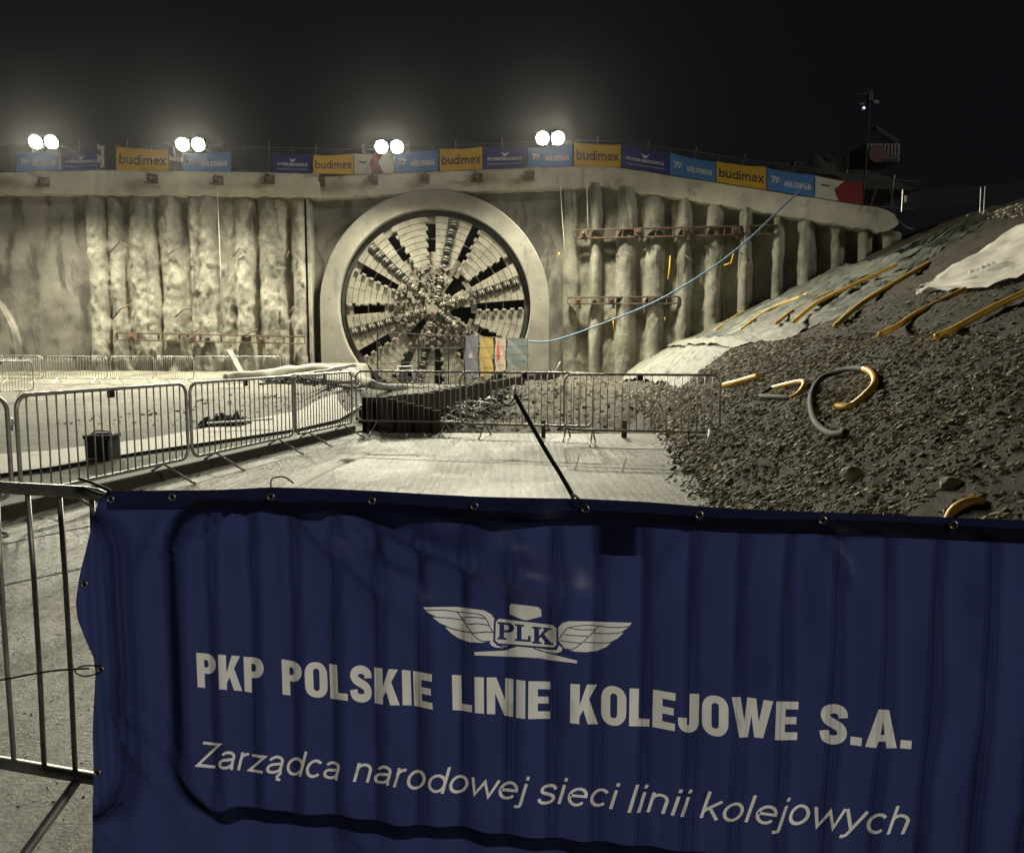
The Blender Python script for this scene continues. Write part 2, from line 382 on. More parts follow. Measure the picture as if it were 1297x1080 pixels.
# ------------------------------------------------------------------ ground levels
K0 = G(27, 657) + V(-.12, .0, 0); K1 = G(452, 549) + V(-.12, 0, 0)
kd = (K1 - K0).normalized()
T0 = P(472, 548, G(472, 548).y); T1 = V(P(706, 470, 41.3).x, 41.3, 0)
YB = T0.y
def kerbX(Y): return K0.x + (Y - K0.y) * kd.x / kd.y
def trenchX(Y): return T0.x + (T1.x - T0.x) * (Y - T0.y) / (T1.y - T0.y)
tp = [G(905, 640), G(853, 558), G(785, 476)]
def toeX(Y): 
    return interp(Y, [1, tp[0].y, tp[1].y, tp[2].y, 120], [1.35, tp[0].x, tp[1].x, tp[2].x, tp[2].x + 6])
def upslope(Y): return interp(Y, [8, 28, 38, 60], [.41, .435, .5, .5])
def hillz(X, Y, detail=True):
    o = X - toeX(Y)
    if o < 2.9: z = o * .56
    else:
        z = 1.62 + min(.5, o - 2.9) * .06 + max(0, o - 3.4) * upslope(Y)
    top = interp(Y, [10, 30, 45], [7.2, 8.0, 7.6])
    if z > top - .6: z = top - .6 + .6 * (1 - math.exp(-(z - top + .6) / .6))
    if detail and o > -.3:
        a = sstep((o + .3) / .6)
        z += a * (.07 * fbm(X * .9, Y * .5, 3) + .035 * fbm(X * 3, Y * 3, 9))
        if o > 3.2: z += .10 * fbm(X * .35, Y * .8, 1) * min(1, (o - 3.2))
    return z
def hill_hit(x, y, t0=3.0):
    d = ray(x, y); t = t0
    while t < 90:
        p = CAM + d * t
        if p.z < hillz(p.x, p.y, False): return p
        t += .03 if t < 15 else .08
    return P(x, y, 33)

# setting --------------------------------------------------------
tag(grid('ground', M['dark'], lin(-400, 400, 41), lin(-60, 700, 39), lambda u, v: V(u, v, -3)), kind='structure')
b = MB()
b.box((0, 0, 0), (1, 1, 1)); b = MB()
pts = [(-26, -6), (8, -6), (8, YB + .05), (T0.x, YB), (K1.x - .2, YB + .25)] 
# slab as a thin solid with a ragged grid top
us = lin(0, 1, 2)
slab = MB()
sl = [V(-22, -5, 0), V(8, -5, 0), V(8, YB - .35, 0), V(T0.x, YB, 0), V(T0.x - 4.5, YB, 0), V(-22, YB, 0)]
slab.add([p for p in sl] + [p + V(0, 0, -.32) for p in sl], [tuple(range(6)), tuple(range(11, 5, -1))] + [(i, i + 6, (i + 1) % 6 + 6, (i + 1) % 6) for i in range(6)])
tag(fixn(slab.build('concrete_pavement', M['slab'])), kind='structure')
# slab joints and shallow grooves
jt = MB()
for a, c in ((G(440, 579), G(890, 597)), (G(400, 640), G(905, 660)), (G(728, 596), G(734, 576)), (G(788, 598), G(793, 580)), (G(0, 742), G(120, 716)), (G(0, 690), G(120, 665))):
    jt.beam(a + V(0, 0, .003), c + V(0, 0, .003), .02, .002)
tag(jt.build('pavement_joint', M['timber']), kind='structure')

def leftz(X, Y):
    z = .02 + .02 * fbm(X * .3, Y * .3)
    # mound beside the trench and pit in front of the machine
    z += .42 * sstep((Y - 15) / 5) * sstep((X - (-.30 * Y + .3)) / 1.5)
    z += .25 * sstep((Y - 30) / 10)
    xl = -.18 * Y - .2; a = sstep((X - xl) / .8) * sstep((Y - 23.5) / 2.0)
    z = lerp(z, -2.2 + .1 * fbm(X, Y), a)
    z += .05 * fbm(X * 1.3, Y * 1.3, 5) * sstep((Y - 16) / 6)
    return z
ys = lin(2, YB, 30) + lin(YB + .2, 43.5, 110)
def lf(u, Y):
    xe = kerbX(Y) if Y < YB else lerp(kerbX(YB), trenchX(Y), sstep((Y - YB) / .6)); X = lerp(-34, xe, u)
    if Y < YB: X = lerp(-34, xe, u)
    return V(X, Y, leftz(X, Y))
tag(grid('yard', M['yard'], [1 - (1 - k) ** 1.6 for k in lin(0, 1, 130)], ys, lf), kind='structure')
def mf(u, Y):
    X = lerp(trenchX(Y), toeX(Y) + .9, u)
    z = -.38 + .33 * sstep((Y - 15.5) / 13) + .10 * fbm(X * 1.2, Y * 1.2) + .05 * fbm(X * 4, Y * 4, 2)
    z += .28 * math.exp(-((X - 3.2) ** 2 / .9 + (Y - 21) ** 2 / 5)) + .25 * math.exp(-((X - .9) ** 2 / 1.2 + (Y - 31) ** 2 / 8))
    return V(X, Y, z)
tag(grid('mud_floor', M['mud'], lin(0, 1, 70), lin(YB - .6, 43.5, 170), mf), kind='structure')
# pale concrete strip across the yard
pa = [(-60, 603, 575), (60, 590, 567), (180, 570, 553), (300, 552, 533), (380, 540, 519), (430, 530, 509), (471, 519, 500)]
st = MB(); vs = []
for x, y0, y1 in pa:
    for y in (y0, y1):
        p = G(x, y, .1); vs.append(V(p.x, p.y, leftz(p.x, p.y) + .05))
st.add(vs, [(2 * i, 2 * i + 2, 2 * i + 3, 2 * i + 1) for i in range(len(pa) - 1)])
tag(st.build('concrete_path', M['path'], smooth=True), kind='structure')

# embankment
def hg(name, oo, yy):
    return tag(grid(name, [M['soil']], oo, yy, lambda o, Y: V(toeX(Y) + o, Y, hillz(toeX(Y) + o, Y))), kind='structure')
oo = lin(-.8, 3.5, 60) + lin(3.65, 14, 60) + lin(14.4, 24, 24) + [28, 36, 50, 80]
yy = lin(-2, 5, 22) + lin(5.1, 18, 110) + lin(18.3, 44, 86) + [47, 52, 60, 75, 95, 120]
hg('embankment', oo, yy)

# loose shale on the lower slope (uncountable)
ch = MB(); rnd = random.Random(3)
def flake(p, s, rnd, mi, b, fall=False):
    n = Vector((rnd.uniform(-.8, .4), rnd.uniform(-.8, .5), 1)).normalized()
    t = n.cross(Vector((rnd.uniform(-1, 1), rnd.uniform(-1, 1), .1))).normalized()
    if fall: t = (Vector((1, rnd.uniform(-.7, .5), .5 + rnd.uniform(-.3, .3)))).normalized(); n = (n - t * n.dot(t)).normalized()
    w = n.cross(t)
    k = rnd.randint(4, 6); a0 = rnd.uniform(0, 6) if not fall else 0; el = rnd.uniform(.25, .6) if fall else rnd.uniform(.35, .8); hh = s * rnd.uniform(.12, .4)
    ring = [(t * math.cos(a0 + 2 * PI * i / k) + w * math.sin(a0 + 2 * PI * i / k) * el) * s * rnd.uniform(.7, 1.15) for i in range(k)]
    top = [p + q * rnd.uniform(.75, .95) + n * hh for q in ring]; bot = [p + q - n * s * .25 for q in ring]
    b.add(bot + top, [tuple(range(k, 2 * k))] + [(i, (i + 1) % k, k + (i + 1) % k, k + i) for i in range(k)], mi)
cnt = 0
while cnt < 82000:
    Y = 2.4 + 24 * rnd.random() ** 2.1; o = (rnd.uniform(-.02, 3.6) if rnd.random() < .985 else -.04 - abs(rnd.gauss(0, .10))) if rnd.random() < .85 else rnd.uniform(3.4, 9); X = toeX(Y) + o
    if o > 3.5 and Y > 20: continue
    if nz(X * .8, Y * .8, 4) < rnd.uniform(-.5, .25) and rnd.random() < .6: continue
    s = (.005 + .016 * rnd.random() ** 2.8) * (1 + Y * .06)
    if o < .25: s *= 1.2
    z = hillz(X, Y); z = max(z, .01)
    flake(V(X, Y, z + s * .15), s * 1.25, rnd, 1 if rnd.random() < .27 else 0, ch, True); cnt += 1
tag(ch.build('shale_gravel', [M['chip'], M['chipl']]), 'loose dark shale chips covering the lower slope', 'gravel', kind='stuff')
for i, (x, y, s, lab) in enumerate(((1079, 603, .09, 'grey angular boulder beside the lying banner edge, bigger than the chips around it'), (1205, 617, .075, 'small pale boulder on the slope above the curved orange pipe by the banner'))):
    p = hill_hit(x, y); bm = bmesh.new(); bmesh.ops.create_icosphere(bm, subdivisions=2, radius=s)
    for v in bm.verts: v.co = v.co * (1 + .35 * nz(v.co.x * 9, v.co.y * 9, v.co.z * 9 + i)) ; v.co.z *= .7
    me = bpy.data.meshes.new('boulder'); bm.to_mesh(me); bm.free(); me.materials.append(M['chip']); o = bpy.data.objects.new('boulder', me); COL.objects.link(o); o.location = p + V(0, 0, .02)
    tag(o, ['grey angular boulder on the shale slope above the near banner', 'small pale boulder on the shale slope near the curved orange pipe by the banner'][i], 'boulder')

# ------------------------------------------------------------------ retaining wall
def wall_front(px, off=0.0):
    """front line of capping beam: depth as a function of photo column"""
    return interp(px, [-200, 402.9, 403, 765, 1140], [41.6, 41.6, 42.2, 42.2, 38.0]) + off
def WP(px, py, off=0.0): return P(px, py, wall_front(px, off))
wall = thing('retaining_wall', 'tall concrete retaining wall of sprayed piles and flat panels round the tunnel mouths', 'wall', V(0, 42, 0))
def beamseg(name, a, b, top_a, top_b, bot_a, bot_b, depth=1.4, rag=.05, round_end=False):
    n = 60; b_ = MB(); prof = []
    for i in range(n + 1):
        t = i / n; px = lerp(a, b, t)
        pt = WP(px, lerp(top_a, top_b, t)); pb = WP(px, lerp(bot_a, bot_b, t)); X = pt.x; Y = pt.y
        zt = pt.z + .02 * fbm(X * .7, 1); zb = pb.z + rag * fbm(X * 2.3, 7) ; k = 1
        if round_end and t > .93:
            q = (t - .93) / .07; q = math.sqrt(max(0, 1 - q * q)); mz = (zt + zb) / 2; zt = mz + (zt - mz) * max(.12, q); zb = mz + (zb - mz) * max(.12, q)
        bul = .03 * fbm(X * .8, 3)
        prof.append([V(X, Y + depth, zt), V(X, Y + .05 + bul, zt), V(X, Y + bul, zt - .05), V(X, Y + bul * .5, (zt + zb) / 2), V(X, Y + bul, zb + .05), V(X, Y + .06, zb), V(X, Y + depth, zb)])
    m = len(prof[0])
    vs = [p for q in prof for p in q]; fs = []
    for i in range(n):
        for k in range(m): l = (k + 1) % m; fs.append((i * m + k, (i + 1) * m + k, (i + 1) * m + l, i * m + l))
    fs += [tuple(range(m)), tuple(n * m + k for k in range(m))[::-1]]
    b_.add(vs, fs); return fixn(b_.build(name, M['beam'], wall))
beamseg('capping_beam', -120, 123, 222, 215, 245, 246)
beamseg('capping_beam', 123.5, 402.5, 215, 219, 246, 249)
beamseg('capping_beam', 403.5, 765, 223, 209, 251, 236)
beamseg('capping_beam', 765.5, 1139, 209, 267, 236, 298, rag=.09, round_end=True)

def pile_face(name, mat_, a, b, piles, rad, off, ztopf, zbot, amp, lk=1.0, seed=0, du=.09, dz=.14):
    """undulating face between photo columns a..b; piles = list of photo columns"""
    A = WP(a, 300, off); B = WP(b, 300, off); L = (B - A).xy.length; nu = int(L / du); dirv = (B - A).normalized(); dirv.z = 0; dirv.normalize(); nrm = V(dirv.y, -dirv.x, 0)
    pc = [((WP(p, 330, off) - A).dot(dirv)) for p in piles]
    rp = random.Random(seed * 7 + 1); vr = [rp.uniform(.72, 1.25) for _ in pc]; va = [rp.uniform(.65, 1.15) for _ in pc]
    def f(u, w):
        s = u * L; base = A + dirv * s; px = lerp(a, b, u); zt = ztopf(px); z = lerp(zbot, zt, w)
        d = 0
        for i, c in enumerate(pc):
            r = rad * vr[i] * (1 + .22 * nz(z * .5, i * 3.1, seed) + .10 * nz(z * 1.7, i, seed + 3)); cc = c + .09 * nz(z * .35, i * 5, seed + 7)
            q = (s - cc) / r
            if abs(q) < 1: d = max(d, math.sqrt(1 - q * q) * amp * va[i] * (1 + .35 * nz(z * .4, i * 7.7, seed + 1)))
        low = fbm(s * .45, z * .35, seed) * .14
        lump = lk * .16 * max(0, fbm(s * 1.5, z * .9, seed + 5)) + lk * .06 * fbm(s * 4, z * 3, seed)
        d = max(d, .05 + low) + lump
        return base + nrm * d + V(0, 0, z - base.z)
    return grid(name, mat_, lin(0, 1, nu), lin(0, 1, int(11 / dz)), f, wall)
def flatpanel(name, a, b, off, ytop, zbot=-2.4, amp=.03, mat_='flat', seed=0):
    A = WP(a, 300, off); B = WP(b, 300, off)
    def f(u, w):
        px = lerp(a, b, u); p = A.lerp(B, u); zt = WP(px, interp(px, ytop[0], ytop[1]), 0).z + .15; z = lerp(zbot, zt, w)
        return V(p.x, p.y - amp * fbm(p.x * .8, z * .8, seed) - .012 * fbm(p.x * 5, z * 5, seed), z)
    return grid(name, M[mat_], lin(0, 1, max(8, int((B - A).length / .2))), lin(0, 1, 60), f, wall)
LT = ([-120, 123, 402], [244, 245, 247]); RTp = ([403, 765, 1140], [249, 234, 296])
flatpanel('flat_panel', -120, 117, .65, LT)
ztl = lambda px: WP(px, interp(px, *LT), 0).z + .1
ztr = lambda px: WP(px, interp(px, *RTp), 0).z + .1
pile_face('pile_section', M['shot'], 117, 389, [126, 150, 180, 194, 221, 251, 266, 290, 313, 345, 357, 382], .50, .85, ztl, -.6, .60, seed=2, du=.07)
# closing side of the stepped left section
e0 = WP(389, 300, .35); sd = MB(); sd.box(e0 + V(.06, .55, 0) + V(0, 0, 4.2 - e0.z), (.16, 1.1, 10.2), bev=.03); sd.build('panel_edge', M['shot'], wall)
# flat portal panel with the circular opening left free
PXM = (P(552.5, 390, 42.6) - P(551.5, 390, 42.6)).x
C = P(552, 389.5, 42.6)
RO, RI = 143.5 * PXM, 119.5 * PXM
pp = MB(); NA = 72; zt0 = 10.2; A0 = WP(391, 300, .75); A1 = WP(716, 300, .75); yF = 42.95
def sq(a, r=None):
    dx, dz = math.cos(a), math.sin(a); k = 1e9
    xr, xl, zt, zb = A1.x - C.x, A0.x - C.x, ztr(560) - C.z - .02, -2.4 - C.z
    if dx > 1e-6: k = min(k, xr / dx)
    if dx < -1e-6: k = min(k, xl / dx)
    if dz > 1e-6: k = min(k, zt / dz)
    if dz < -1e-6: k = min(k, zb / dz)
    return dx * k, dz * k
rings = []
for j in range(9):
    t = j / 8; row = []
    for i in range(NA * 2):
        a = 2 * PI * i / (NA * 2); ox, oz = sq(a); ix, iz = math.cos(a) * (RI + .1), math.sin(a) * (RI + .1)
        x, z = lerp(ix, ox, t), lerp(iz, oz, t); row.append((C.x + x, yF - .03 * fbm((C.x + x) * .8, (C.z + z) * .8, 4), C.z + z))
    rings.append(row)
n2 = NA * 2; pp.add([p for r in rings for p in r], [(j * n2 + i, j * n2 + (i + 1) % n2, (j + 1) * n2 + (i + 1) % n2, (j + 1) * n2 + i) for j in range(8) for i in range(n2)])
pp.build('portal_panel', M['flat'], wall, True)
cn = MB()   # corners of the panel left by the radial layout
for sx in (0, 1):
    x = A1.x if sx else A0.x
    cn.box((lerp(x, C.x, .18), yF + .06, C.z + 5.6), (abs(x - C.x) * .36, .05, 1.6))
cn.build('portal_panel_corner', M['flat'], wall)
pile_face('pile_section', M['shotr'], 716, 1140, [722, 757, 795, 831, 868, 906, 944, 984, 1020, 1058, 1094, 1125], .46, .95, ztr, -.6, .62, .45, seed=11, du=.07)

# steel walers on the wall
def waler(a, ya, b, yb, off, h=.34, brackets=6):
    A = WP(a, ya, off); B = WP(b, yb, off); w = MB(); d = (B - A); n = V(d.y, -d.x, 0).normalized()
    for dz in (h / 2, -h / 2): w.beam(A + V(0, 0, dz), B + V(0, 0, dz), .22, .07, bev=.01)
    for k in range(brackets * 3 + 1):
        p = A.lerp(B, k / (brackets * 3)); w.box(p + n * .02, (.03, .18, h - .05))
    o = w.build('waler', M['rust'], wall)
    for k in range(brackets):
        p = A.lerp(B, (k + .3 + random.uniform(-.1, .1)) / brackets) + n * .16
        m = MB(); m.box(p, (.34, .12, .36), bev=.02); m.cyl(p, p + n * .25 + V(0, 0, .05), .07, 10); m.box(p + V(.1, 0, -.28), (.12, .1, .3))
        m.build('anchor_plate', M['rust'], o)
waler(148, 426, 386, 431, -.02, .36, 3)
waler(727, 297, 985, 291, .1, .42, 4)
waler(719, 381, 860, 380, .1, .34, 3)
# anchor heads under and on the beam
for px, py in ((-28, 232), (55, 230), (193, 226), (276, 228), (341, 227), (405, 230), (472, 228), (538, 226), (605, 225), (671, 222)):
    p = WP(px, py, -.12); m = MB(); m.box(p + V(0, .06, -.02), (.5, .28, .46), Matrix.Rotation(.25, 3, 'X'), bev=.02); m.cyl(p + V(0, -.05, 0), p + V(.05, -.45, .10), .09, 10); m.box(p + V(-.2, -.1, -.22), (.34, .2, .06))
    for q in range(3): m.cyl(p + V(-.03 + q * .03, -.4, .1), p + V(-.35 + q * .1, -.75, .3 + .1 * q), .014, 5)
    m.build('anchor_head', M['rust'], wall)
# bent bars and plastic ends sticking out of the wall
for pts in ([(143, 404), (152, 392), (166, 385)], [(222, 402), (232, 392), (241, 390)], [(236, 426), (252, 417)], [(139, 320), (152, 306), (163, 314)], [(214, 322), (228, 311)], [(295, 325), (304, 314), (312, 320)], [(312, 424), (326, 417)], [(365, 400), (372, 388)], [(780, 322), (796, 331)], [(868, 323), (880, 334)], [(935, 318), (950, 330)], [(362, 330), (366, 318)]):
    MB().tube([WP(x, y, .0 - .1 * i) for i, (x, y) in enumerate(pts)], .035, 6).build('anchor_bar', M['rust'], wall, True)
for pts in ([(849, 324), (848, 340), (846, 354)], [(929, 321), (926, 333), (917, 336)], [(708, 320), (708, 325)], [(776, 398), (778, 420)], [(842, 402), (842, 406)]):
    MB().tube([WP(x, y, -.05) for x, y in pts], .035, 6).build('drain_tube', M['ora'], wall, True)

# ------------------------------------------------------------------ portal rings
def ring_arch(name, label, C, ro, ri, y0, y1, legs=True, zb=None, mat_=None):
    t = thing(name, label, 'tunnel portal', V(C.x, y1, C.z - ro)); b = MB(); n = 120; prof = []
    for i in range(n + 1):
        a = PI * 1.25 - (PI * 1.5) * i / n
        ca, sa = math.cos(a), math.sin(a); ox, oz = ca * ro, sa * ro; ix, iz = ca * ri, sa * ri
        if legs and sa < 0: ox = math.copysign(ro, ca); oz = -ro * abs(sa) * 1.05
        prof.append(((C.x + ox, C.z + oz), (C.x + ix, C.z + iz)))
    bev = .05
    vs = []; fs = []
    for (ox, oz), (ix, iz) in prof:
        dx, dz = (ox - ix), (oz - iz); L = math.hypot(dx, dz); dx /= L; dz /= L
        vs += [(ox, y1, oz), (ox, y0 + bev, oz), (ox - dx * bev, y0, oz - dz * bev), (ix + dx * bev, y0, iz + dz * bev), (ix, y0 + bev, iz), (ix, y1, iz)]
    for i in range(n):
        for k in range(6): l = (k + 1) % 6; fs.append((i * 6 + k, i * 6 + l, (i + 1) * 6 + l, (i + 1) * 6 + k))
    fs += [tuple(range(6)), tuple(n * 6 + k for k in range(6))[::-1]]
    b.add(vs, fs); o = fixn(b.build('arch_ring', mat_ or M['ring'], t))
    for p in o.data.polygons: p.use_smooth = False
    return t
Cr = C.copy(); portal = ring_arch('tunnel_portal', 'thick pale concrete arch around the wheel-like boring machine', Cr, RO, RI, 42.0, 43.4)
lt = MB()   # formwork lines: thin tie holes
for i in range(16):
    a = PI * 1.15 - PI * 1.3 * i / 15; r = (RO + RI) / 2; lt = MB(); lt.disc((C.x + math.cos(a) * r, 41.998, C.z + math.sin(a) * r), .03, (0, -1, 0), 8, .006); lt.build('tie_hole', M['timber'], portal)

C2 = P(-78, 446, 42.0); ring_arch('tunnel_portal', 'second tunnel portal with bright steel ring cut off by the left edge', C2, 5.15, 4.3, 42.25, 43.2, False, None, M['flat'])
p2 = [o for o in bpy.data.objects if o.name == 'tunnel_portal.001'][0]
r2 = MB(); n = 96; vs = []
for i in range(n):
    a = 2 * PI * i / n; ca, sa = math.cos(a), math.sin(a); vs += [(C2.x + ca * 4.33, 41.6, C2.z + sa * 4.33), (C2.x + ca * 4.33, 43, C2.z + sa * 4.33), (C2.x + ca * 3.45, 43, C2.z + sa * 3.45), (C2.x + ca * 3.45, 41.6, C2.z + sa * 3.45)]
r2.add(vs, [(4 * i + k, 4 * i + (k + 1) % 4, 4 * ((i + 1) % n) + (k + 1) % 4, 4 * ((i + 1) % n) + k) for i in range(n) for k in range(4)])
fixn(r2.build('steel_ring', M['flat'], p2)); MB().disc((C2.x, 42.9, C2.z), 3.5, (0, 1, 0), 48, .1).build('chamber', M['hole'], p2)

# ------------------------------------------------------------------ tunnel boring machine
tbm = thing('boring_machine', 'huge round tunnel boring machine face of muddy steel plates inside the concrete arch', 'boring machine', V(C.x, 43, C.z - 5))
U = 4.87; y0 = 42.25
def ringmesh(r0, r1, ya, yb, n=120):
    b = MB(); vs = []
    for i in range(n):
        a = 2 * PI * i / n; ca, sa = math.cos(a), math.sin(a)
        vs += [(C.x + ca * r1, ya, C.z + sa * r1), (C.x + ca * r1, yb, C.z + sa * r1), (C.x + ca * r0, yb, C.z + sa * r0), (C.x + ca * r0, ya, C.z + sa * r0)]
    return b.add(vs, [(4 * i + k, 4 * i + (k + 1) % 4, 4 * ((i + 1) % n) + (k + 1) % 4, 4 * ((i + 1) % n) + k) for i in range(n) for k in range(4)])
fixn(ringmesh(U + .02, RI + .03, y0 + .35, 44.5).build('shield', M['shield'], tbm, False))
fixn(ringmesh(U - .16, U + .10, y0 + .12, y0 + .6).build('rim', M['shield'], tbm))
sl_ = MB()  # ragged rubber seal
for i in range(150):
    a = 2 * PI * i / 150; r = RI - .02 - random.uniform(0, .09)
    sl_.box((C.x + math.cos(a) * r, y0 + .22, C.z + math.sin(a) * r), (.16, .1, .26 + random.uniform(-.05, .1)), Matrix.Rotation(-a, 3, 'Y'))
sl_.build('seal', M['hole'], tbm)
MB().disc((C.x, y0 + 1.35, C.z), U + .2, (0, 1, 0), 64, .2).build('bulkhead', M['hole'], tbm)  # painted dark as the unlit space behind the slots
def pol(r, a): return (C.x + math.cos(a) * r, C.z + math.sin(a) * r)
def plate(b, r0, r1, a0, a1, y, th=.12, gap=.014, n=3):
    """arc shaped tile"""
    vs = []
    for yy_ in (y, y + th):
        for i in range(n + 1):
            a = lerp(a0, a1, i / n)
            for r in (r0 + gap, r1 - gap):
                x, z = pol(r, a); vs.append((x, yy_, z))
    m = 2 * (n + 1); fs = []
    for i in range(n): fs.append((2 * i, 2 * i + 1, 2 * i + 3, 2 * i + 2))
    for i in range(n):
        fs.append((2 * i, 2 * i + 2, m + 2 * i + 2, m + 2 * i)); fs.append((2 * i + 1, m + 2 * i + 1, m + 2 * i + 3, 2 * i + 3))
    fs.append((0, m, m + 1, 1)); fs.append((2 * n, 2 * n + 1, m + 2 * n + 1, m + 2 * n)); b.add(vs, fs)
R = math.radians; RH = 1.95
def halfw(r, w): return math.asin(min(.9, w / max(r, w * 1.2)))
for k in range(6):
    ac = R(77 + 60 * k)
    # wide plate carrying the double cutters; widening to the rim
    b = MB(); body = MB(); nr = 9; ga = R(12.2)
    for i in range(nr):
        r0 = lerp(RH - .25, U - .14, i / nr); r1 = lerp(RH - .25, U - .14, (i + 1) / nr)
        for s in (-1, 1):
            aa = s * R(3.6) if i > 2 else s * R(5.5 - i * .3); bb = s * lerp(R(11.5), ga, i / nr)
            g0, g1 = sorted((ac + aa, ac + bb)); plate(b, r0, r1, g0, g1, y0 + random.uniform(-.012, .012))
    plate(body, RH - .3, U - .12, ac - R(11.6), ac + R(11.6), y0 + .10, .45, 0, 8)
    o = b.build('face_plate', M['face'], tbm); fixn(o); fixn(body.build('backing', M['face'], o))
    for i in range(6):
        r = lerp(2.1, U - .42, i / 5)
        x, z = pol(r, ac + R(.35) * (-1) ** i); Rm = Matrix.Rotation(-ac, 3, 'Y')
        h = MB(); h.box((x, y0 - .01, z), (.40, .16, .40), Rm, bev=.03); ho = h.build('cutter_box', M['hole'], tbm)  # solid dark block, colour stands for the shade of the cutter recess
        m = MB(); tdir = V(-math.sin(ac), 0, math.cos(ac)); rdir = V(math.cos(ac), 0, math.sin(ac)); c = V(x, y0 - .02, z)
        for q in (-.055, .075): m.cyl(c + rdir * (q - .03), c + rdir * (q + .03), .15, 14)
        m.cyl(c - rdir * .17, c + rdir * .17, .075, 10); m.box(c + tdir * .2 + V(0, .08, 0), (.30, .1, .07), Rm, bev=.01); m.box(c - tdir * .2 + V(0, .08, 0), (.30, .1, .07), Rm, bev=.01)
        m.build('disc_cutter', M['cutter'], ho, True)
    # narrow plate between the slots
    an = R(107 + 60 * k); b = MB(); nr = 8; wn = .62
    for i in range(nr):
        r0 = lerp(2.2, U - .14, i / nr); r1 = lerp(2.2, U - .14, (i + 1) / nr); w = lerp(R(8.2), R(11.0), i / nr) + (R(.9) if i % 2 else 0)
        jag = R(random.uniform(-.6, .6)); plate(b, r0, r1, an - w + jag, an, y0 + .01 + random.uniform(-.012, .012)); plate(b, r0, r1, an + R(.25), an + w + jag, y0 + .01)
    body = MB(); plate(body, 2.15, U - .12, an - R(8.6), an + R(8.6), y0 + .12, .45, 0, 8)
    o = b.build('face_plate', M['face'], tbm); fixn(o); fixn(body.build('backing', M['face'], o))
    for i in range(6):
        for s in (-1, 1):
            r = lerp(2.35, U - .35, i / 5); w = lerp(R(8.9), R(11.8), i / 5); x, z = pol(r, an + s * w)
            m = MB(); m.box((x, y0 - .05, z), (.22, .16, .15), Matrix.Rotation(-(an + s * w), 3, 'Y'), bev=.025)
            m.box((x, y0 - .10, z), (.13, .08, .08), Matrix.Rotation(-(an + s * w), 3, 'Y'), bev=.02); m.build('scraper', M['cutter'], tbm)
    # brace bars seen deep in the slots
    for s in (-15.2, 15.2):
        a = ac + R(s)
        for r in (2.7, 3.6): 
            m = MB(); tdir = V(-math.sin(a), 0, math.cos(a)); x, z = pol(r, a); c = V(x, y0 + .38, z); m.beam(c - tdir * .35, c + tdir * .35, .06, .06); m.build('slot_brace', M['face'], tbm)
rs = random.Random(17)
for k in range(12):
    a = R(95 + 30 * k if k % 2 == 0 else 95 + 30 * (k - 1) + 24); a = R(77 + 60 * (k // 2) + (18 if k % 2 else -18)); b = MB(); q = rs.choice((2.2, 2.55, 2.9, 2.7))
    plate(b, 1.9, q, a - R(7.5), a + R(7.5), y0 + .14, .2, 0, 4)
    fixn(b.build('slot_cover', M['face'], tbm)); b = MB()
    if rs.random() < .5: plate(b, U - .5, U - .12, a - R(6.5), a + R(6.5), y0 + .16, .2, 0, 4); fixn(b.build('slot_cover', M['face'], tbm))
# hub
hb = MB(); holes = [R(44), R(-13), R(232)]; n = 90; rr = [0, .5, .9, 1.25, 1.5, 1.75, 2.0, 2.2]
idx = {}
for j, r in enumerate(rr):
    for i in range(n):
        a = 2 * PI * i / n; x, z = pol(r, a); idx[j, i] = len(hb.v); hb.v.append((x, y0 - .06 - .16 * (1 - (r / 2.2) ** 2) + .08 * fbm(x * 3, z * 3) , z))
for j in range(len(rr) - 1):
    for i in range(n):
        a = 2 * PI * (i + .5) / n; r = (rr[j] + rr[j + 1]) / 2; skip = False
        for q, w in zip(holes, (.26, .26, .16)):
            d = (a - q + PI) % (2 * PI) - PI
            if 1.0 < r < 2.2 and abs(d) < w * (r / 2.0) ** .5: skip = True
        if skip: continue
        hb.f.append((idx[j, i], idx[j, (i + 1) % n], idx[j + 1, (i + 1) % n], idx[j + 1, i])); hb.m.append(0)
rn = random.Random(5)
lump = hb
for i in range(380):
    r = 2.15 * math.sqrt(rn.random()); a = rn.uniform(0, 2 * PI)
    if any(abs((a - q + PI) % (2 * PI) - PI) < w * 1.15 and r > .95 for q, w in zip(holes, (.26, .26, .16))): continue
    x, z = pol(r, a); s = rn.uniform(.05, .16)
    lump.box((x, y0 - .22 - rn.uniform(-.02, .08) + .1 * (r / 2.2) ** 2, z), (s * rn.uniform(.6, 2.2), .14, s), Matrix.Rotation(rn.uniform(0, 3), 3, 'Y'), bev=.012)
hub = hb.build('hub', M['hub'], tbm)
for k, ad in enumerate((17, 77, 137, 197, 257, 317)):
    for i, r in enumerate((.45, .95, 1.45)):
        a = R(ad); x, z = pol(r, a); rdir = V(math.cos(a), 0, math.sin(a)); c = V(x, y0 - .22, z); m = MB()
        for q in (-.06, .07): m.cyl(c + rdir * (q - .03), c + rdir * (q + .03), .16, 14)
        m.cyl(c - rdir * .18, c + rdir * .18, .08, 10); m.box(c + V(0, .12, 0), (.42, .12, .44), Matrix.Rotation(-a, 3, 'Y'), bev=.02)
        m.build('disc_cutter', M['cutter'], tbm, True)
m = MB(); m.cyl((C.x - .1, y0 - .5, C.z - .15), (C.x - .1, y0 - .2, C.z - .15), .28, 20); m.cyl((C.x - .1, y0 - .53, C.z - .38), (C.x - .1, y0 - .2, C.z - .38), .10, 12, mi=1); m.build('centre_nozzle', [M['cutter'], M['redp']], tbm)

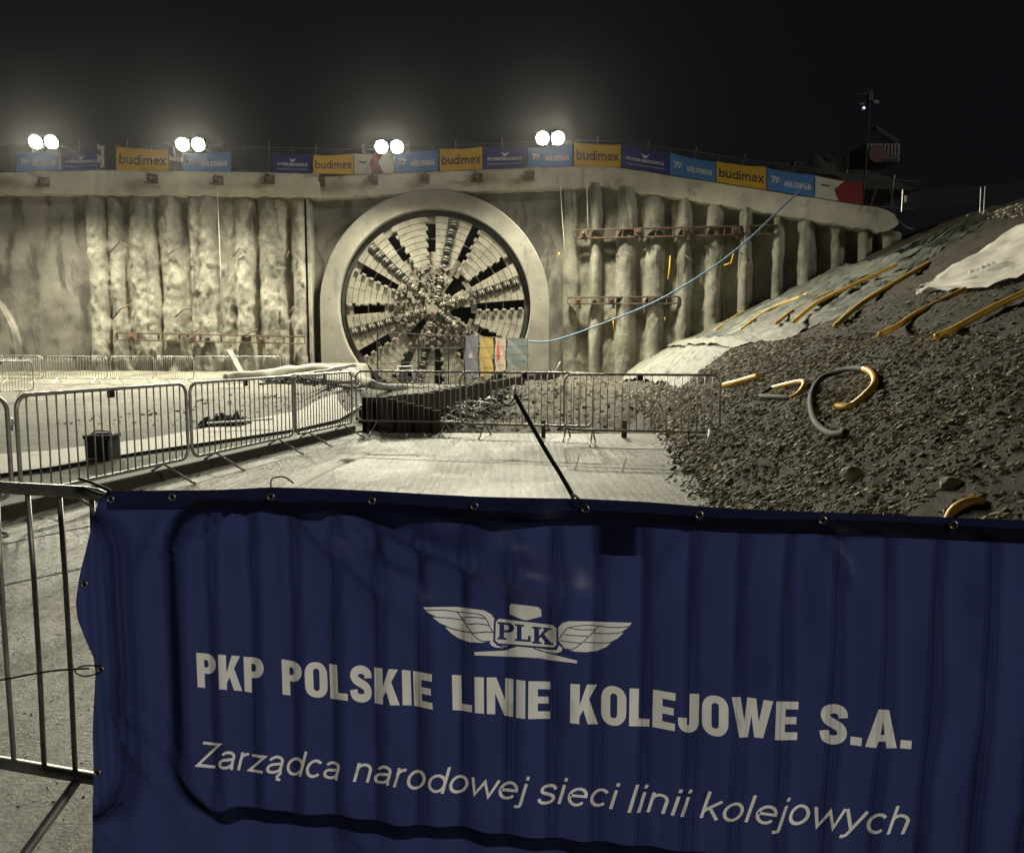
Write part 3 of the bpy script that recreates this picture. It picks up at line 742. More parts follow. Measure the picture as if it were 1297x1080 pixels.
# ------------------------------------------------------------------ trench side of sheet piling
tr = thing('sheet_pile_wall', 'low dark rusty sheet piling running from the pavement edge to the machine', 'wall', V(T0.x, YB, 0))
top_px = [(472, 503), (545, 497), (600, 486), (650, 478), (706, 470)]
b = MB(); n = 140; vs = []
for i in range(n + 1):
    t = i / n; Y = lerp(YB + .02, 41.2, t); X = trenchX(Y); px = CXP + F * X / Y / 1.0
    pz = P(px, interp(px, [q[0] for q in top_px], [q[1] for q in top_px]), Y).z
    cor = .11 * (1 if (i // 2) % 2 else -1)
    for z in (-2.3, pz + .02 * fbm(Y, 1)): vs += [(X + cor, Y, z), (X + cor - .08, Y, z)]
b.add(vs, [f for i in range(n) for f in ((4 * i, 4 * i + 4, 4 * i + 6, 4 * i + 2), (4 * i + 1, 4 * i + 3, 4 * i + 7, 4 * i + 5), (4 * i + 2, 4 * i + 6, 4 * i + 7, 4 * i + 3))])
b.build('sheet_piling', M['sheet'], tr)
b = MB(); z1 = P(472, 503, YB).z
for i in range(7): b.box((T0.x + .18 + i * .16, YB + .10 + (.05 if i % 2 else 0), (z1 - .9) / 2 - i * .02), (.155, .06, z1 + .9 - i * .04), bev=.008)
b.build('end_panel', M['sheet'], tr)

# ------------------------------------------------------------------ mesh fence with small banners along the trench
mfence = thing('mesh_fence', 'tall wire mesh fence standing along the trench in front of the machine', 'fence', G(478, 500))
def FPt(px, y, fr=0):                                   # fence line: three corners
    Y = interp(px, [478, 590, 672], [23.0, 26.0, 40.0]); return P(px, y, Y)
ft = ([478, 590, 672], [420, 425, 429]); fb = ([478, 590, 672], [500, 484, 462])
def FT(px): return FPt(px, interp(px, *ft))
def FB(px): return FPt(px, interp(px, *fb))
for px in (478, 530, 568, 588, 606, 626, 641, 668):
    MB().cyl(FB(px) - V(0, 0, .3), FT(px) + V(0, 0, .03), .022, 8).build('post', M['net'], mfence)
b = MB()
for s in (0, .24, .5, .75, 1):
    pts = [FB(px).lerp(FT(px), s) + V(0, 0, -.03 * abs(math.sin(px * .2))) for px in range(478, 673, 6)]; b.tube(pts, .012 if s else .008, 5)
px = 482
while px < 670:
    b.tube([FB(px), FT(px)], .0035, 4); px += 2.6 if px < 590 else 1.6
b.build('wire_mesh', M['net'], mfence)
nb = [(589, 605, (.20, .20, .24), 'faded grey violet banner tied to the trench fence'), (608, 624, (.46, .33, .11), 'narrow yellow banner on the fence before the machine'),
      (627, 640, (.45, .38, .31), 'pale banner with red patch on the fence before the machine'), (642, 667, (.17, .20, .20), 'green grey banner at the far end of the trench fence')]
for i, (a, c, col, lab) in enumerate(nb):
    m1 = m_cloth('small banner cloth', col, .3); m2 = m_cloth('small banner print', (.5, .1, .1) if i == 2 else (.5, .5, .5), .3)
    def fn(u, v, a=a, c=c): 
        px = lerp(a, c, u); p = FB(px).lerp(FT(px), .04 + v * .95); return p + V(.03 * math.sin(v * 9 + u * 7), -.07 - .04 * math.sin(u * 9 + v * 4), 0)
    sh = [([[(.2, .3), (.45, .35), (.4, .9), (.15, .85)]], 1)] if i == 2 else ([([ell(.4, .55, .14, .06, 0, 360, 10)[:-1]], 1)] if i == 0 else [])
    tag(printed('fence_banner', [(0, 0), (1, 0), (1, 1), (0, 1)], sh, fn, [m1, m2], .12), lab, 'banner', 'banners on the trench fence')

# ------------------------------------------------------------------ fence and banners along the wall top
def topY(px): return interp(px, [-60, 402.9, 403, 765, 1090], [41.6, 41.6, 42.2, 42.2, 38.5]) + .28
tbase = ([-60, 0, 123, 403, 404, 765, 1135], [222, 219, 215.5, 221, 223, 209, 266])
def TB(px, dy=0, off=0): return P(px, interp(px, *tbase) + dy, topY(px) + off)
fp = thing('wire_fence', 'wire mesh fence panel on the wall top', 'fence', (0, 0, 0), 0, 'mesh fence panels along the wall top', world=False)
MB().tube([(0, 0, 0), (0, 0, 1.32), (2.4, 0, 1.32), (2.4, 0, 0)], .022, 8, True).build('frame', M['net'], fp)
b = MB()
for i in range(1, 24): b.cyl((i * .1, 0, 0), (i * .1, 0, 1.32), .005, 4)
for i in range(1, 9): b.cyl((0, 0, i * .147), (2.4, 0, i * .147), .006, 4)
b.build('wire_mesh', M['net'], fp); MB().cyl((1.2, .03, -.05), (1.2, .03, 1.55), .02, 6).build('stake', M['galv'], fp)
pxs = -48.0; first = True; fi = 0
seen_desc = {}
while pxs < 1120:
    a = TB(pxs); q = pxs + 56
    for _ in range(6):
        b_ = TB(q); L = (b_ - a).length; q = pxs + (q - pxs) * 2.44 / L
    b_ = TB(q); d = b_ - a; rz = math.atan2(d.y, d.x); ry = -math.atan2(d.z, d.xy.length)
    lo = a + V(0, .12, .02); mid = (pxs + q) / 2
    lab = 'mesh fence panel on the wall top ' + ('at the left edge' if mid < 20 else 'near the leftmost floodlight' if mid < 110 else 'beside the narrow white sheet' if mid < 150 else 'behind the leftmost yellow banner' if mid < 205 else 'below the second floodlight' if mid < 262 else 'in the bare gap between banners' if mid < 345 else 'behind the crumpled navy banner' if mid < 400 else 'behind the second yellow banner' if mid < 450 else 'below the third floodlight' if mid < 505 else 'just right of the third floodlight' if mid < 558 else 'behind the third yellow banner' if mid < 615 else 'behind the navy banner, fourth floodlight at right' if mid < 665 else 'below the fourth floodlight' if mid < 728 else 'behind the yellow banner where the beam bends' if mid < 787 else 'behind the navy banner on the sloping beam' if mid < 848 else 'behind the upper blue banner of the slope' if mid < 905 else 'behind the lowest yellow banner' if mid < 965 else 'behind the lower blue banner of the slope' if mid < 1030 else 'behind the white and red banner' if mid < 1090 else 'at the lowest end of the sloping beam')
    seen_desc[lab] = seen_desc.get(lab, 0) + 1
    if seen_desc[lab] > 1: lab += ', right one'
    if first: fp.location = lo; fp.rotation_euler = (0, ry, rz); fp['label'] = lab; first = False
    else: copy_tree(fp, lo, rz, lab, None, (0, ry, rz))
    pxs = q; fi += 1
MC = {}
def cm(key, col, tr=.3):
    if key not in MC: MC[key] = m_cloth(key, col, tr)
    return MC[key]
YEL = cm('yellow banner cloth', (.62, .38, .05)); BLU = cm('blue banner cloth', (.07, .22, .55)); NAV = cm('navy banner cloth', (.035, .04, .22)); WHT = cm('white banner cloth', (.62, .60, .58)); INK = cm('dark print', (.045, .04, .06)); RED = cm('red print', (.24, .03, .045)); BL2 = cm('white print', (.6, .62, .66))
def arrows(u, v, s):
    out = []
    for dx in (0, .5):
        for (a, c) in (((0, 1), (.35, .55)), ((.1, .1), (.45, .5)), ((.35, .95), (.6, .6))): out.append((ribbon([(u + (a[0] + dx) * s, v + a[1] * s), (u + (c[0] + dx) * s, v + c[1] * s)], s * .18), 1))
    return out
def tbanner(a, c, at, ct, kind, label, abo=0, cbo=0, crum=.05):
    """a,c photo columns; at,ct tops; base follows the beam"""
    A = TB(a, abo, -.2); Cc = TB(c, cbo, -.2); At = P(a, at, topY(a) - .2); Ct = P(c, ct, topY(c) - .2); W = (Cc - A).length; H = (At - A).length
    sd = random.uniform(0, 50)
    def fn(u, v):
        s, t = u / W, v / H; p = A.lerp(Cc, s).lerp(At.lerp(Ct, s), t)
        sag = -.05 * math.sin(PI * s) * t
        d = crum * (fbm(s * 2.4 + sd, t * 1.8) + .5 * math.sin(6 * s + 5 * t + sd) + .6 * abs(nz(s * 3 + sd, t * 3 + s * 4)))
        return p + V(0, -.04 - abs(d) * 1.2, sag)
    o = [(0, 0), (W, 0), (W, H), (0, H)]; sh = []
    if kind == 'budimex':
        w = thin_word('budimex', .125, 0); sh = [(l, m_) for l, m_ in fit(w, W * .05, H * .27, W * .95, H * .27, H * .62, 1)]; mats = [YEL, INK]
    elif kind == 'gul':
        w = fat_word('GÜLERMAK', .12); sh = fit(w, W * .38, H * .30, W * .93, H * .30, H * .26, 1) + arrows(W * .09, H * .35, H * .34); mats = [BLU, BL2]
    elif kind == 'pkp':
        w = fat_word('PKP POLSKIE LINIE KOLEJOWE S.A.', .08); w2 = thin_word('Zarządca narodowej sieci linii kolejowych', .09, .2)
        sh = fit(w, W * .1, H * .40, W * .9, H * .40, H * .14, 1) + fit(w2, W * .1, H * .2, W * .9, H * .2, H * .10, 1) + [([[(W * .4, H * .8), (W * .48, H * .62), (W * .52, H * .62), (W * .6, H * .8), (W * .5, H * .72)]], 1), ([rect(W * .46, H * .6, W * .54, H * .72)], 1)]; mats = [NAV, BL2]
    elif kind == 'wr':
        sh = [([[(W * .45, 0), (W * .75, 0), (W * .6, H * .6), (W * .72, H), (W * .5, H), (W * .38, H * .5)]], 1), ([rect(W * .12, H * .55, W * .3, H * .62)], 2)]; mats = [WHT, RED, INK]
    elif kind == 'wr2':
        sh = [([[(W * .5, 0), (W, 0), (W, H), (W * .62, H), (W * .4, H * .5)]], 1), ([rect(W * .12, H * .6, W * .3, H * .67)], 2)]; mats = [WHT, RED, INK]
    else: mats = [WHT, RED]
    tag(printed('hanging_banner', o, sh, fn, mats, .16), label, 'banner', 'sponsor banners along the wall top')
tbanner(22, 75, 193, 194, 'gul', 'blue banner below the leftmost floodlight', 0, 0)
tbanner(78, 129, 193, 190, 'pkp', 'navy banner between the leftmost floodlight and the narrow white sheet')
tbanner(124, 133, 183, 185, 'none', 'narrow white sheet hanging on the wall top fence', 0, -4)
tbanner(148, 214, 186, 190, 'budimex', 'yellow banner at the far left, between bare mesh gaps')
tbanner(215, 231, 197, 199, 'none', 'small pale scrap of sheet right of the leftmost yellow banner', -14, -12)
tbanner(233, 293, 194, 192, 'gul', 'blue banner below the second floodlight', 0, 0)
tbanner(347, 395, 194, 196, 'pkp', 'crumpled navy banner just left of the second yellow banner', 0, 0, .12)
tbanner(397, 448, 197, 195, 'budimex', 'slack yellow banner over the step in the beam', -1, 0)
tbanner(449, 499, 195, 195, 'wr', 'white banner with red patch left of the third floodlight')
tbanner(500, 555, 193, 190, 'gul', 'blue banner just right of the third floodlight')
tbanner(557, 611, 189, 187, 'budimex', 'taut yellow banner above the top of the concrete arch')
tbanner(612, 667, 187, 186, 'pkp', 'navy banner left of the fourth floodlight')
tbanner(669, 725, 187, 184, 'gul', 'bright blue banner directly below the fourth floodlight')
tbanner(727, 786, 181, 184, 'budimex', 'yellow banner where the beam begins to slope down')
tbanner(787, 847, 184, 194, 'pkp', 'navy banner on the sloping beam')
tbanner(848, 906, 194, 206, 'gul', 'upper blue banner on the sloping beam, beside the navy one')
tbanner(907, 970, 205, 212, 'budimex', 'lowest yellow banner, on the sloping beam')
tbanner(971, 1031, 213, 222, 'gul', 'lower blue banner on the sloping beam, crossed by the rope')
tbanner(1032, 1092, 223, 232, 'wr2', 'white and dark red banner at the low end of the beam')

# ------------------------------------------------------------------ floodlights
LAMPS = [(55, 180, 'leftmost of the four lit twin floodlights'), (241, 183, 'lit twin floodlight above the second blue banner from the left'), (493, 186, 'lit twin floodlight above the white and red banner'), (697, 175, 'rightmost lit twin floodlight, above the bright blue banner')]
SPOT_W = 9500
for x, y, lab in LAMPS:
    t = thing('floodlight', lab, 'floodlight', TB(x) + V(0, .9, 0), 0, 'twin floodlights on the wall top')
    h = P(x, y, topY(x) - 2.6); base = V(h.x, topY(x) + .7, TB(x).z)
    m = MB(); m.cyl(base, V(h.x, base.y, h.z + .3), .05, 10); m.box(base, (.5, .5, .06)); m.build('pole', M['galv'], t)
    m = MB(); m.beam(V(h.x, base.y, h.z + .25), V(h.x, h.y + .25, h.z + .1), .06, .06); m.beam(h + V(-.6, .25, .05), h + V(.6, .25, .05), .05, .05); m.build('arm', M['galv'], t)
    for s in (-.38, .38):
        c = h + V(s, 0, 0); Rm = Matrix.Rotation(R(22), 3, 'X')
        m = MB(); m.box(c + V(0, .10, 0), (.64, .16, .60), Rm, bev=.03)
        for q in range(5): m.box(c + V(-.2 + q * .1, .22, .02), (.02, .1, .4), Rm)
        hd = m.build('lamp_head', M['black'], t)
        m = MB(); nn = Rm @ V(0, -1, 0); m.disc(c + nn * .0 + V(0, .01, 0), 0.30, nn, 24, .02); m.build('lens', M['lens'], hd)
        ld = bpy.data.lights.new('floodlight_beam', 'SPOT'); ld.energy = SPOT_W; ld.color = (1, .945, .72); ld.spot_size = R(178); ld.spot_blend = .75; ld.shadow_soft_size = .3
        lo = bpy.data.objects.new('floodlight_beam', ld); COL.objects.link(lo); lo.location = c + nn * .22; lo.rotation_euler = Vector((-.02, -.9, -1.0)).to_track_quat('-Z', 'Y').to_euler()
        lo.parent = t; lo.matrix_parent_inverse = PINV[t.name]

# ------------------------------------------------------------------ crowd barriers
def rr_path(x0, z0, x1, z1, r, n=5):
    pts = []
    for cx, cz, a0 in ((x1 - r, z1 - r, 0), (x0 + r, z1 - r, 90), (x0 + r, z0 + r, 180), (x1 - r, z0 + r, 270)):
        for i in range(n + 1):
            a = R(a0 + 90 * i / n); pts.append((cx + r * math.cos(a), 0, cz + r * math.sin(a)))
    return pts
BW, BH = 2.45, 1.10
def make_barrier(name, nb, plate=True, zb=.22, seed=0, seg=10, label='', bars=None):
    t = thing(name, label, 'barrier', (0, 0, 0), 0, 'crowd control barriers', world=False); rn = random.Random(seed)
    MB().tube(rr_path(-BW / 2, zb, BW / 2, BH, .13, 6), .019, seg, True).build('frame', M['galv'], t, True)
    for i in range(nb):
        x = -BW / 2 + BW * (i + 1) / (nb + 1); dx = rn.uniform(-.006, .006)
        bend = 0
        MB().tube([(x, 0, zb), (x + dx + bend, bend * .5, lerp(zb, BH, .4)), (x + dx, 0, lerp(zb, BH, .7)), (x, 0, BH)], .0078, 6).build('bar', M['galv'], t, True)
    for s in (-1, 1):
        x = s * BW * .31
        for q in (-1, 1):
            MB().tube([(x, 0, zb), (x, q * .05, zb - .03), (x + s * .0, q * .36, .02), (x, q * .40, .012)], .014, 8).build('leg', M['galv'], t, True)
    m = MB(); m.tube([(-BW / 2, 0, .86), (-BW / 2 - .05, .0, .87), (-BW / 2 - .06, 0, .80)], .009, 6); m.build('hook', M['galv'], t, True)
    m = MB(); m.tube([(BW / 2, 0, .90), (BW / 2 + .05, .0, .90), (BW / 2 + .05, 0, .84), (BW / 2, 0, .84)], .008, 6); m.build('eye', M['galv'], t, True)
    if plate:
        m = MB(); m.box((-.02, .006, BH - .05), (.11, .006, .08), bev=.002); m.build('plate', M['black'], t)
    return t
protoN = make_barrier('crowd_barrier', 20, seed=1, label='barrier behind the big navy banner, its bars showing through')
used = set()
def place(A, B, label, lean=0, group=None, scale=True):
    A, B = Vector(A), Vector(B); c = (A + B) / 2; d = B - A; rz = math.atan2(d.y, d.x)
    if 'p' not in used: used.add('p'); t = protoN; t['label'] = label; t.location = c; t.rotation_euler = (lean, 0, rz)
    else: t = copy_tree(protoN, c, rz, label, group, (lean, -math.atan2(d.z, d.xy.length) if scale else 0, rz))
    if scale: t.scale = (d.length / BW * .985, 1, 1)
    return t
# near banner plane
NL = P(250, 440, 2.11); NR = P(1150, 440, 1.89); nd = V(NR.x - NL.x, NR.y - NL.y, 0).normalized(); nn_ = V(nd.y, -nd.x, 0)
def nplane(x, y, off=0.0):                           # photo point -> (u, v) on the banner plane
    d = ray(x, y); o = NL + nn_ * off; t = (o - CAM).dot(nn_) / d.dot(nn_); p = CAM + d * t; return ((p - NL).dot(nd), p.z)
uL = nplane(205, 620)[0]
b0 = V(NL.x, NL.y, 0) + nd * uL - nn_ * .032
bn = place(b0 + V(0, 0, 0), b0 + nd * BW + V(0, 0, -.0), 'nearest barrier, hidden behind the big navy banner with bars showing through', scale=False)
# slight slope of its rail to the right as in the photo
bn.rotation_euler = (0, .012, math.atan2(nd.y, nd.x)); bn.location = bn.location + V(0, 0, -.005)
uR = nplane(132, 600)[0]; a1 = V(NL.x, NL.y, 0) + nd * uR - nn_ * .09; dl = V(-.965, .262, 0).normalized()
ln = place(a1 + dl * BW, a1, 'nearest barrier left of the navy banner, cut off by the photo edge', scale=False)
for c_ in [c for c in bpy.data.objects if c.parent == ln and c.name.startswith('leg') and c.data.vertices[0].co.x > 0]: c_.location.x = .25
for c_ in [c for c in bpy.data.objects if c.parent == ln and c.name.startswith('eye')]: bpy.data.objects.remove(c_)
# left row receding along the kerb
rowL = [(-260, 20), (27, 241), (243.5, 373.5), (375, 447)]
lab = ['barrier in the left row at the very left edge of the photo', 'widest barrier of the left row, in front of the square black bin', 'middle barrier of the left row, in front of the rag heap', 'narrow-looking barrier at the far end of the left row']
def onk(px):  # point of the kerb line at a photo column
    k = (px - CXP) / F / (math.cos(TH)); 
    X0, Y0 = K0.x + .14, K0.y
    # solve (X0 + s*kd.x) = k' (Y0 + s*kd.y) with perspective about the ground point
    lo, hi = -6.0, 12.0
    for _ in range(50):
        mid = (lo + hi) / 2; p = V(X0 + mid * kd.x, Y0 + mid * kd.y, 0); v = p - CAM; x = CXP + F * v.dot(RT) / v.dot(FW)
        if x < px: lo = mid
        else: hi = mid
    return p
for (a, c), l in zip(rowL, lab):
    if a < 0: B = onk(c); A = B - kd * 2.45
    else: A = onk(a); B = onk(c)
    place(A, B, l)
# cross row at the end of the pavement
def ong(px, py): return G(px, py)
cr = [((451, 548), (592, 551), 'barrier in the cross row beside the dark end of the trench'), ((582, 552.5), (752, 557), 'barrier in the cross row in front of the tangled cables'), ((713, 561), (912, 566), 'overlapping barrier in the cross row that ends on the gravel slope')]
for a, c, l in cr: place(ong(*a) + V(0, 0, 0), ong(*c) + V(0, 0, 0), l)
# far rows
far = [((0, 486), (56, 486), 'far barrier at the left edge, second row from the wall'), ((58, 486), (137, 486), 'far barrier before the dark wet streaks of the wall'), ((140, 486), (196, 486), 'far barrier under the left end of the rusty waler'), ((198, 486), (246, 487), 'far barrier under the middle of the left rusty waler'), ((247, 486), (296, 486), 'far barrier left of the leaning plank'), ((297, 485), (324, 485), 'far barrier behind the leaning plank'), ((325, 485), (356, 486), 'last far barrier before the white wrapped pipes'), ((-70, 480), (6, 480), 'rearmost barrier at the left edge before the second portal'), ((8, 480), (52, 480), 'rearmost barrier just right of the second portal')]
for a, c, l in far: place(V(*G(a[0], a[1], .05)), V(*G(c[0], c[1], .05)), l)
place(G(-40, 507, .02), G(44, 503, .02), 'bright far barrier at the left edge, nearer than the others of the far row')

# pieces of the nearest barrier that the cloth would foul
for c_ in [c for c in bpy.data.objects if c.parent == bn and (c.name.startswith('hook') or c.name.startswith('eye'))]: bpy.data.objects.remove(c_)
for c_ in [c for c in bpy.data.objects if c.parent == bn and c.name.startswith('leg') and min(v.co.y for v in c.data.vertices) < -.2]: bpy.data.objects.remove(c_)

# kerb under the left row
b = MB(); A = K0 - kd * 6 + V(-.10, 0, 0); B = K0 + kd * 7.4 + V(-.10, 0, 0); b.beam(A + V(0, 0, .06), B + V(0, 0, .06), .26, .15, bev=.02)
tag(b.build('timber_kerb', M['timber']), 'long dark timber kerb running under the left row of barriers', 'kerb')

# ------------------------------------------------------------------ the big navy banner
bigblue = m_cloth('navy banner pvc', (.022, .029, .095), .55, .40, (.018, .024, .085)); bigwhite = m_cloth('white banner print', (.82, .81, .84), .5, .45, (.40, .395, .42)); hem = m_cloth('banner hem', (.014, .016, .05), .35, .4, (.006, .008, .032))
def NP(x, y): return nplane(x, y)
topl = [(135, 622), (205, 621), (280, 619), (345, 616), (420, 619), (500, 623), (600, 627), (725, 631), (810, 635), (885, 640), (960, 644), (1040, 648), (1170, 654), (1297, 657), (1390, 661)]
leftl = [(124, 1130), (123, 1030), (122, 940), (122, 850), (119, 830), (112, 808), (105, 780), (104, 757), (107, 725), (113, 690), (119, 655), (125, 632)]
outl = [NP(x, y) for x, y in leftl] + [NP(x, y) for x, y in topl] + [NP(1390, 1130)]
outl = [(u, max(v, .04)) for u, v in outl]
def line_d(u, v, a, b_):
    a = np.array(a); b_ = np.array(b_); p = np.array((u, v)); e = b_ - a; L = np.linalg.norm(e); e = e / L; t = (p - a).dot(e); s = (p - a)[0] * e[1] - (p - a)[1] * e[0]
    return t / L, s
CRE = [((345, 625), (190, 715), .012, .007), ((345, 628), (500, 700), .010, .008), ((420, 650), (560, 780), .008, .010), ((470, 640), (640, 740), .007, .009), ((219, 632), (160, 760), .006, .010), ((128, 850), (260, 960), .010, .008), ((124, 980), (250, 1080), .007, .010), ((885, 652), (820, 760), .005, .012), ((1041, 660), (1090, 760), .005, .012), ((1041, 660), (990, 750), -.005, .012), ((345, 628), (345, 800), -.003, .012), ((345, 625), (300, 700), -.006, .02), ((352, 628), (560, 800), .014, .030), ((420, 640), (800, 770), .020, .035), ((400, 640), (760, 860), -.016, .035), ((125, 850), (340, 1090), .010, .018), ((130, 900), (260, 1130), -.014, .03), ((600, 628), (690, 760), .006, .03), ((122, 850), (230, 1060), .010, .015), ((725, 632), (560, 700), .008, .03)]
CREU = [(NP(*a), NP(*b_), am * 3.0, w) for a, b_, am, w in CRE]
def bfn(u, v):
    d = 0
    for a, b_, am, w in CREU:
        t, s = line_d(u, v, a, b_)
        e = sstep((t - .04) / .22) * (1 - sstep((t - .55) / .5)); ww = w * (.6 + t)
        if e > 0: d += am * e * math.exp(-(s / ww) ** 2)
    topv = interp(u, TU, TV); q = max(0, topv - v)
    d += .009 * math.sin(u * 9.5 + .6) * math.exp(-q * 6) + +.022 * fbm(u * 1.5, v * 1.1, 2) * min(1, q * 4) + .004 * math.sin(u * 50 + 2 * v) * min(1, q * 5)
    d += .008 * math.exp(-((u - HU) / .34) ** 2 - ((v - HV) / .16) ** 2)
    d += .012 * math.exp(-((u - uL + .28) / .07) ** 2) * sstep(q * 3)
    d = d if d > -.006 else -.006 + (d + .006) * .15
    return V(NL.x, NL.y, 0) + nd * u + nn_ * (d + .004) + V(0, 0, v)
HU, HV = NP(600, 705)
TU = [NP(x, y)[0] for x, y in topl]; TV = [NP(x, y)[1] for x, y in topl]
shapes = []
# hem band along the top
hb_ = [NP(x, y) for x, y in topl]; hb2 = [NP(x, y + 24 + (x - 135) * .004) for x, y in topl]
shapes.append(([[(u, v + .003) for u, v in hb_] + hb2[::-1]], 2))
def band(x0, x1, f): return [NP(x, f(x)) for x in (x0, x1)]
def bl(x): return lerp(870.5, 945.5, (x - 249) / (1152 - 249))
def hgt(x): 
    a = NP(x, bl(x)); c = NP(x, bl(x) - lerp(43.6, 49.6, (x - 249) / 903)); return c[1] - a[1]
for w, x0, x1 in (('PKP', 249.5, 334.5), ('POLSKIE', 357.5, 549.5), ('LINIE', 574, 697), ('KOLEJOWE', 722.5, 1008), ('S.A.', 1035.5, 1152)):
    a = NP(x0, bl(x0)); c = NP(x1, bl(x1)); shapes += fit(fat_word(w, .085), a[0], a[1], c[0], c[1], hgt((x0 + x1) / 2), 1)
def bl2(x): return lerp(970.5, 1056.5, (x - 249) / (1147 - 249))
for w, x0, x1 in (('Zarządca', 247, 428), ('narodowej', 444, 664), ('sieci', 678, 777), ('linii', 791, 867), ('kolejowych', 882, 1147)):
    a = NP(x0, bl2(x0)); c = NP(x1, bl2(x1)); h = NP(x0, bl2(x0) - lerp(32, 37, (x0 - 249) / 903))[1] - a[1]
    shapes += fit(thin_word(w, .078, .27), a[0], a[1], c[0], c[1], h / .716, 1)
def E_(pts): return [NP(520 + x / 4.323, 750 + y / 4.323) for x, y in pts]
def Es(pts, t, mi): 
    q = [tuple(k)[:2] for k in catmull([(x, y, 0) for x, y in pts], 5)]; shapes.append(([E_(L) for L in ribbon(q, t)], mi))
W1, B0 = 1, 0
shapes.append(([E_([(355, 315), (520, 317), (575, 300), (600, 288), (672, 296), (700, 310), (740, 332), (912, 367), (912, 382), (640, 352), (355, 332)])], W1))
shapes.append(([E_([(432, 264), (462, 262), (500, 283), (548, 290), (510, 303), (470, 298), (445, 285)])], W1))
shapes.append(([E_([(690, 303), (740, 316), (800, 318), (812, 290), (832, 305), (825, 325), (795, 334), (740, 328)])], W1))
shapes.append(([E_([(80, 65), (250, 82), (400, 103), (440, 125), (462, 158), (460, 262), (395, 265), (330, 263), (265, 248), (222, 222), (185, 183), (207, 187), (165, 163), (122, 120), (148, 126), (105, 98)])], W1))
shapes.append(([E_([(1211, 161), (1100, 156), (960, 150), (870, 143), (835, 155), (803, 195), (808, 262), (845, 305), (900, 317), (960, 321), (1020, 317), (1070, 295), (1103, 266), (1082, 270), (1130, 245), (1169, 209), (1146, 212), (1190, 185)])], W1))
for L in ([(96, 82), (250, 108), (370, 122), (412, 150), (435, 195), (462, 232)], [(124, 122), (200, 140), (303, 153)], [(186, 184), (250, 204), (348, 214)], [(252, 108), (300, 170), (350, 225), (390, 255), (440, 263)], [(278, 138), (350, 138), (408, 147)], [(310, 172), (370, 172), (430, 184)], [(346, 214), (400, 214), (458, 222)],
          [(1196, 180), (1080, 184), (960, 172), (875, 178), (845, 205), (812, 255)], [(1168, 208), (1080, 220), (1003, 218)], [(1100, 269), (1030, 273), (952, 266)], [(1032, 180), (985, 228), (940, 268), (890, 303), (850, 306)], [(842, 224), (900, 226), (972, 234)], [(818, 262), (870, 264), (940, 270)], [(870, 182), (940, 196), (1012, 200)]):
    Es(L, 5.5, B0)
for L in ([(470, 284), (520, 300), (590, 292)], [(660, 299), (700, 318), (770, 335)]): Es(L, 6, B0)
shapes.append(([E_([(541, 78), (549, 63), (700, 70), (717, 86), (718, 128), (628, 157), (541, 123)])], W1))
def plate_poly(g): 
    c = [(478 - g, 142 - g), (782 + g, 170 - g), (807 + g, 190), (806 + g, 292 + g), (785, 312 + g), (478, 287 + g), (456 - g, 268), (457 - g, 160)]; return E_(c)
shapes.append(([plate_poly(3)], B0)); shapes.append(([E_([(482, 149), (780, 175), (799, 193), (798, 290), (782, 303), (482, 279), (464, 264), (465, 165)])], W1))
def slabg(polys, ox, oy, w, h):
    for loops in polys: shapes.append(([E_([(ox + p[0] * w, oy + p[0] * w * .075 - p[1] * h) for p in L]) for L in loops], B0))
Pg = [[rect(.12, 0, .40, 1)], [rect(0, 0, .55, .12)], [rect(0, .88, .3, 1)], [[(.3, 1)] + ell(.62, .71, .38, .29, 90, -90, 10) + [(.3, .42)], [(.4, .86)] + ell(.56, .71, .14, .15, 90, -90, 6) + [(.4, .56)]]]
Lg = [[rect(.12, 0, .40, 1)], [rect(0, .88, .55, 1)], [rect(0, 0, .95, .13)], [rect(.78, 0, .95, .36)]]
Kg = [[rect(.1, 0, .34, 1)], [rect(0, 0, .46, .12)], [rect(0, .88, .46, 1)], [[(.3, .42), (.62, .92), (.84, .92), (.3, .26)]], [rect(.52, .88, .94, 1)], [[(.38, .5), (.54, .66), (.94, .06), (.66, .06)]], [rect(.56, 0, 1.02, .12)]]
slabg(Pg, 474, 258, 92, 92); slabg(Lg, 570, 268, 92, 92); slabg(Kg, 664, 282, 116, 94)
bt = thing('printed_banner', 'large navy banner in front with white winged emblem and two lines of white lettering', 'banner', V(NL.x, NL.y, 0) + nd * 1.0)
printed('banner_cloth', outl, shapes, bfn, [bigblue, bigwhite, hem], .022, bt)
for x, y in ((140, 632), (219, 629), (345, 628), (471, 634), (602, 639), (741, 644), (885, 651), (1041, 658), (1206, 664), (112, 737), (128, 847), (127, 975)):
    u, v = nplane(x, y); p = bfn(u, v) + nn_ * .002; m = MB(); seg = 20; r0, r1 = .0055, .0115
    rp = [p + (nd * math.cos(2 * PI * k / seg) + V(0, 0, 1) * math.sin(2 * PI * k / seg)) * .0085 for k in range(seg)]; m.tube(rp, .0028, 6, True); m.build('eyelet', M['eyelet'], bt, True)
    MB().disc(p - nn_ * .001, .006, nn_, 12, .0016).build('eyelet_hole', M['black'], bt)
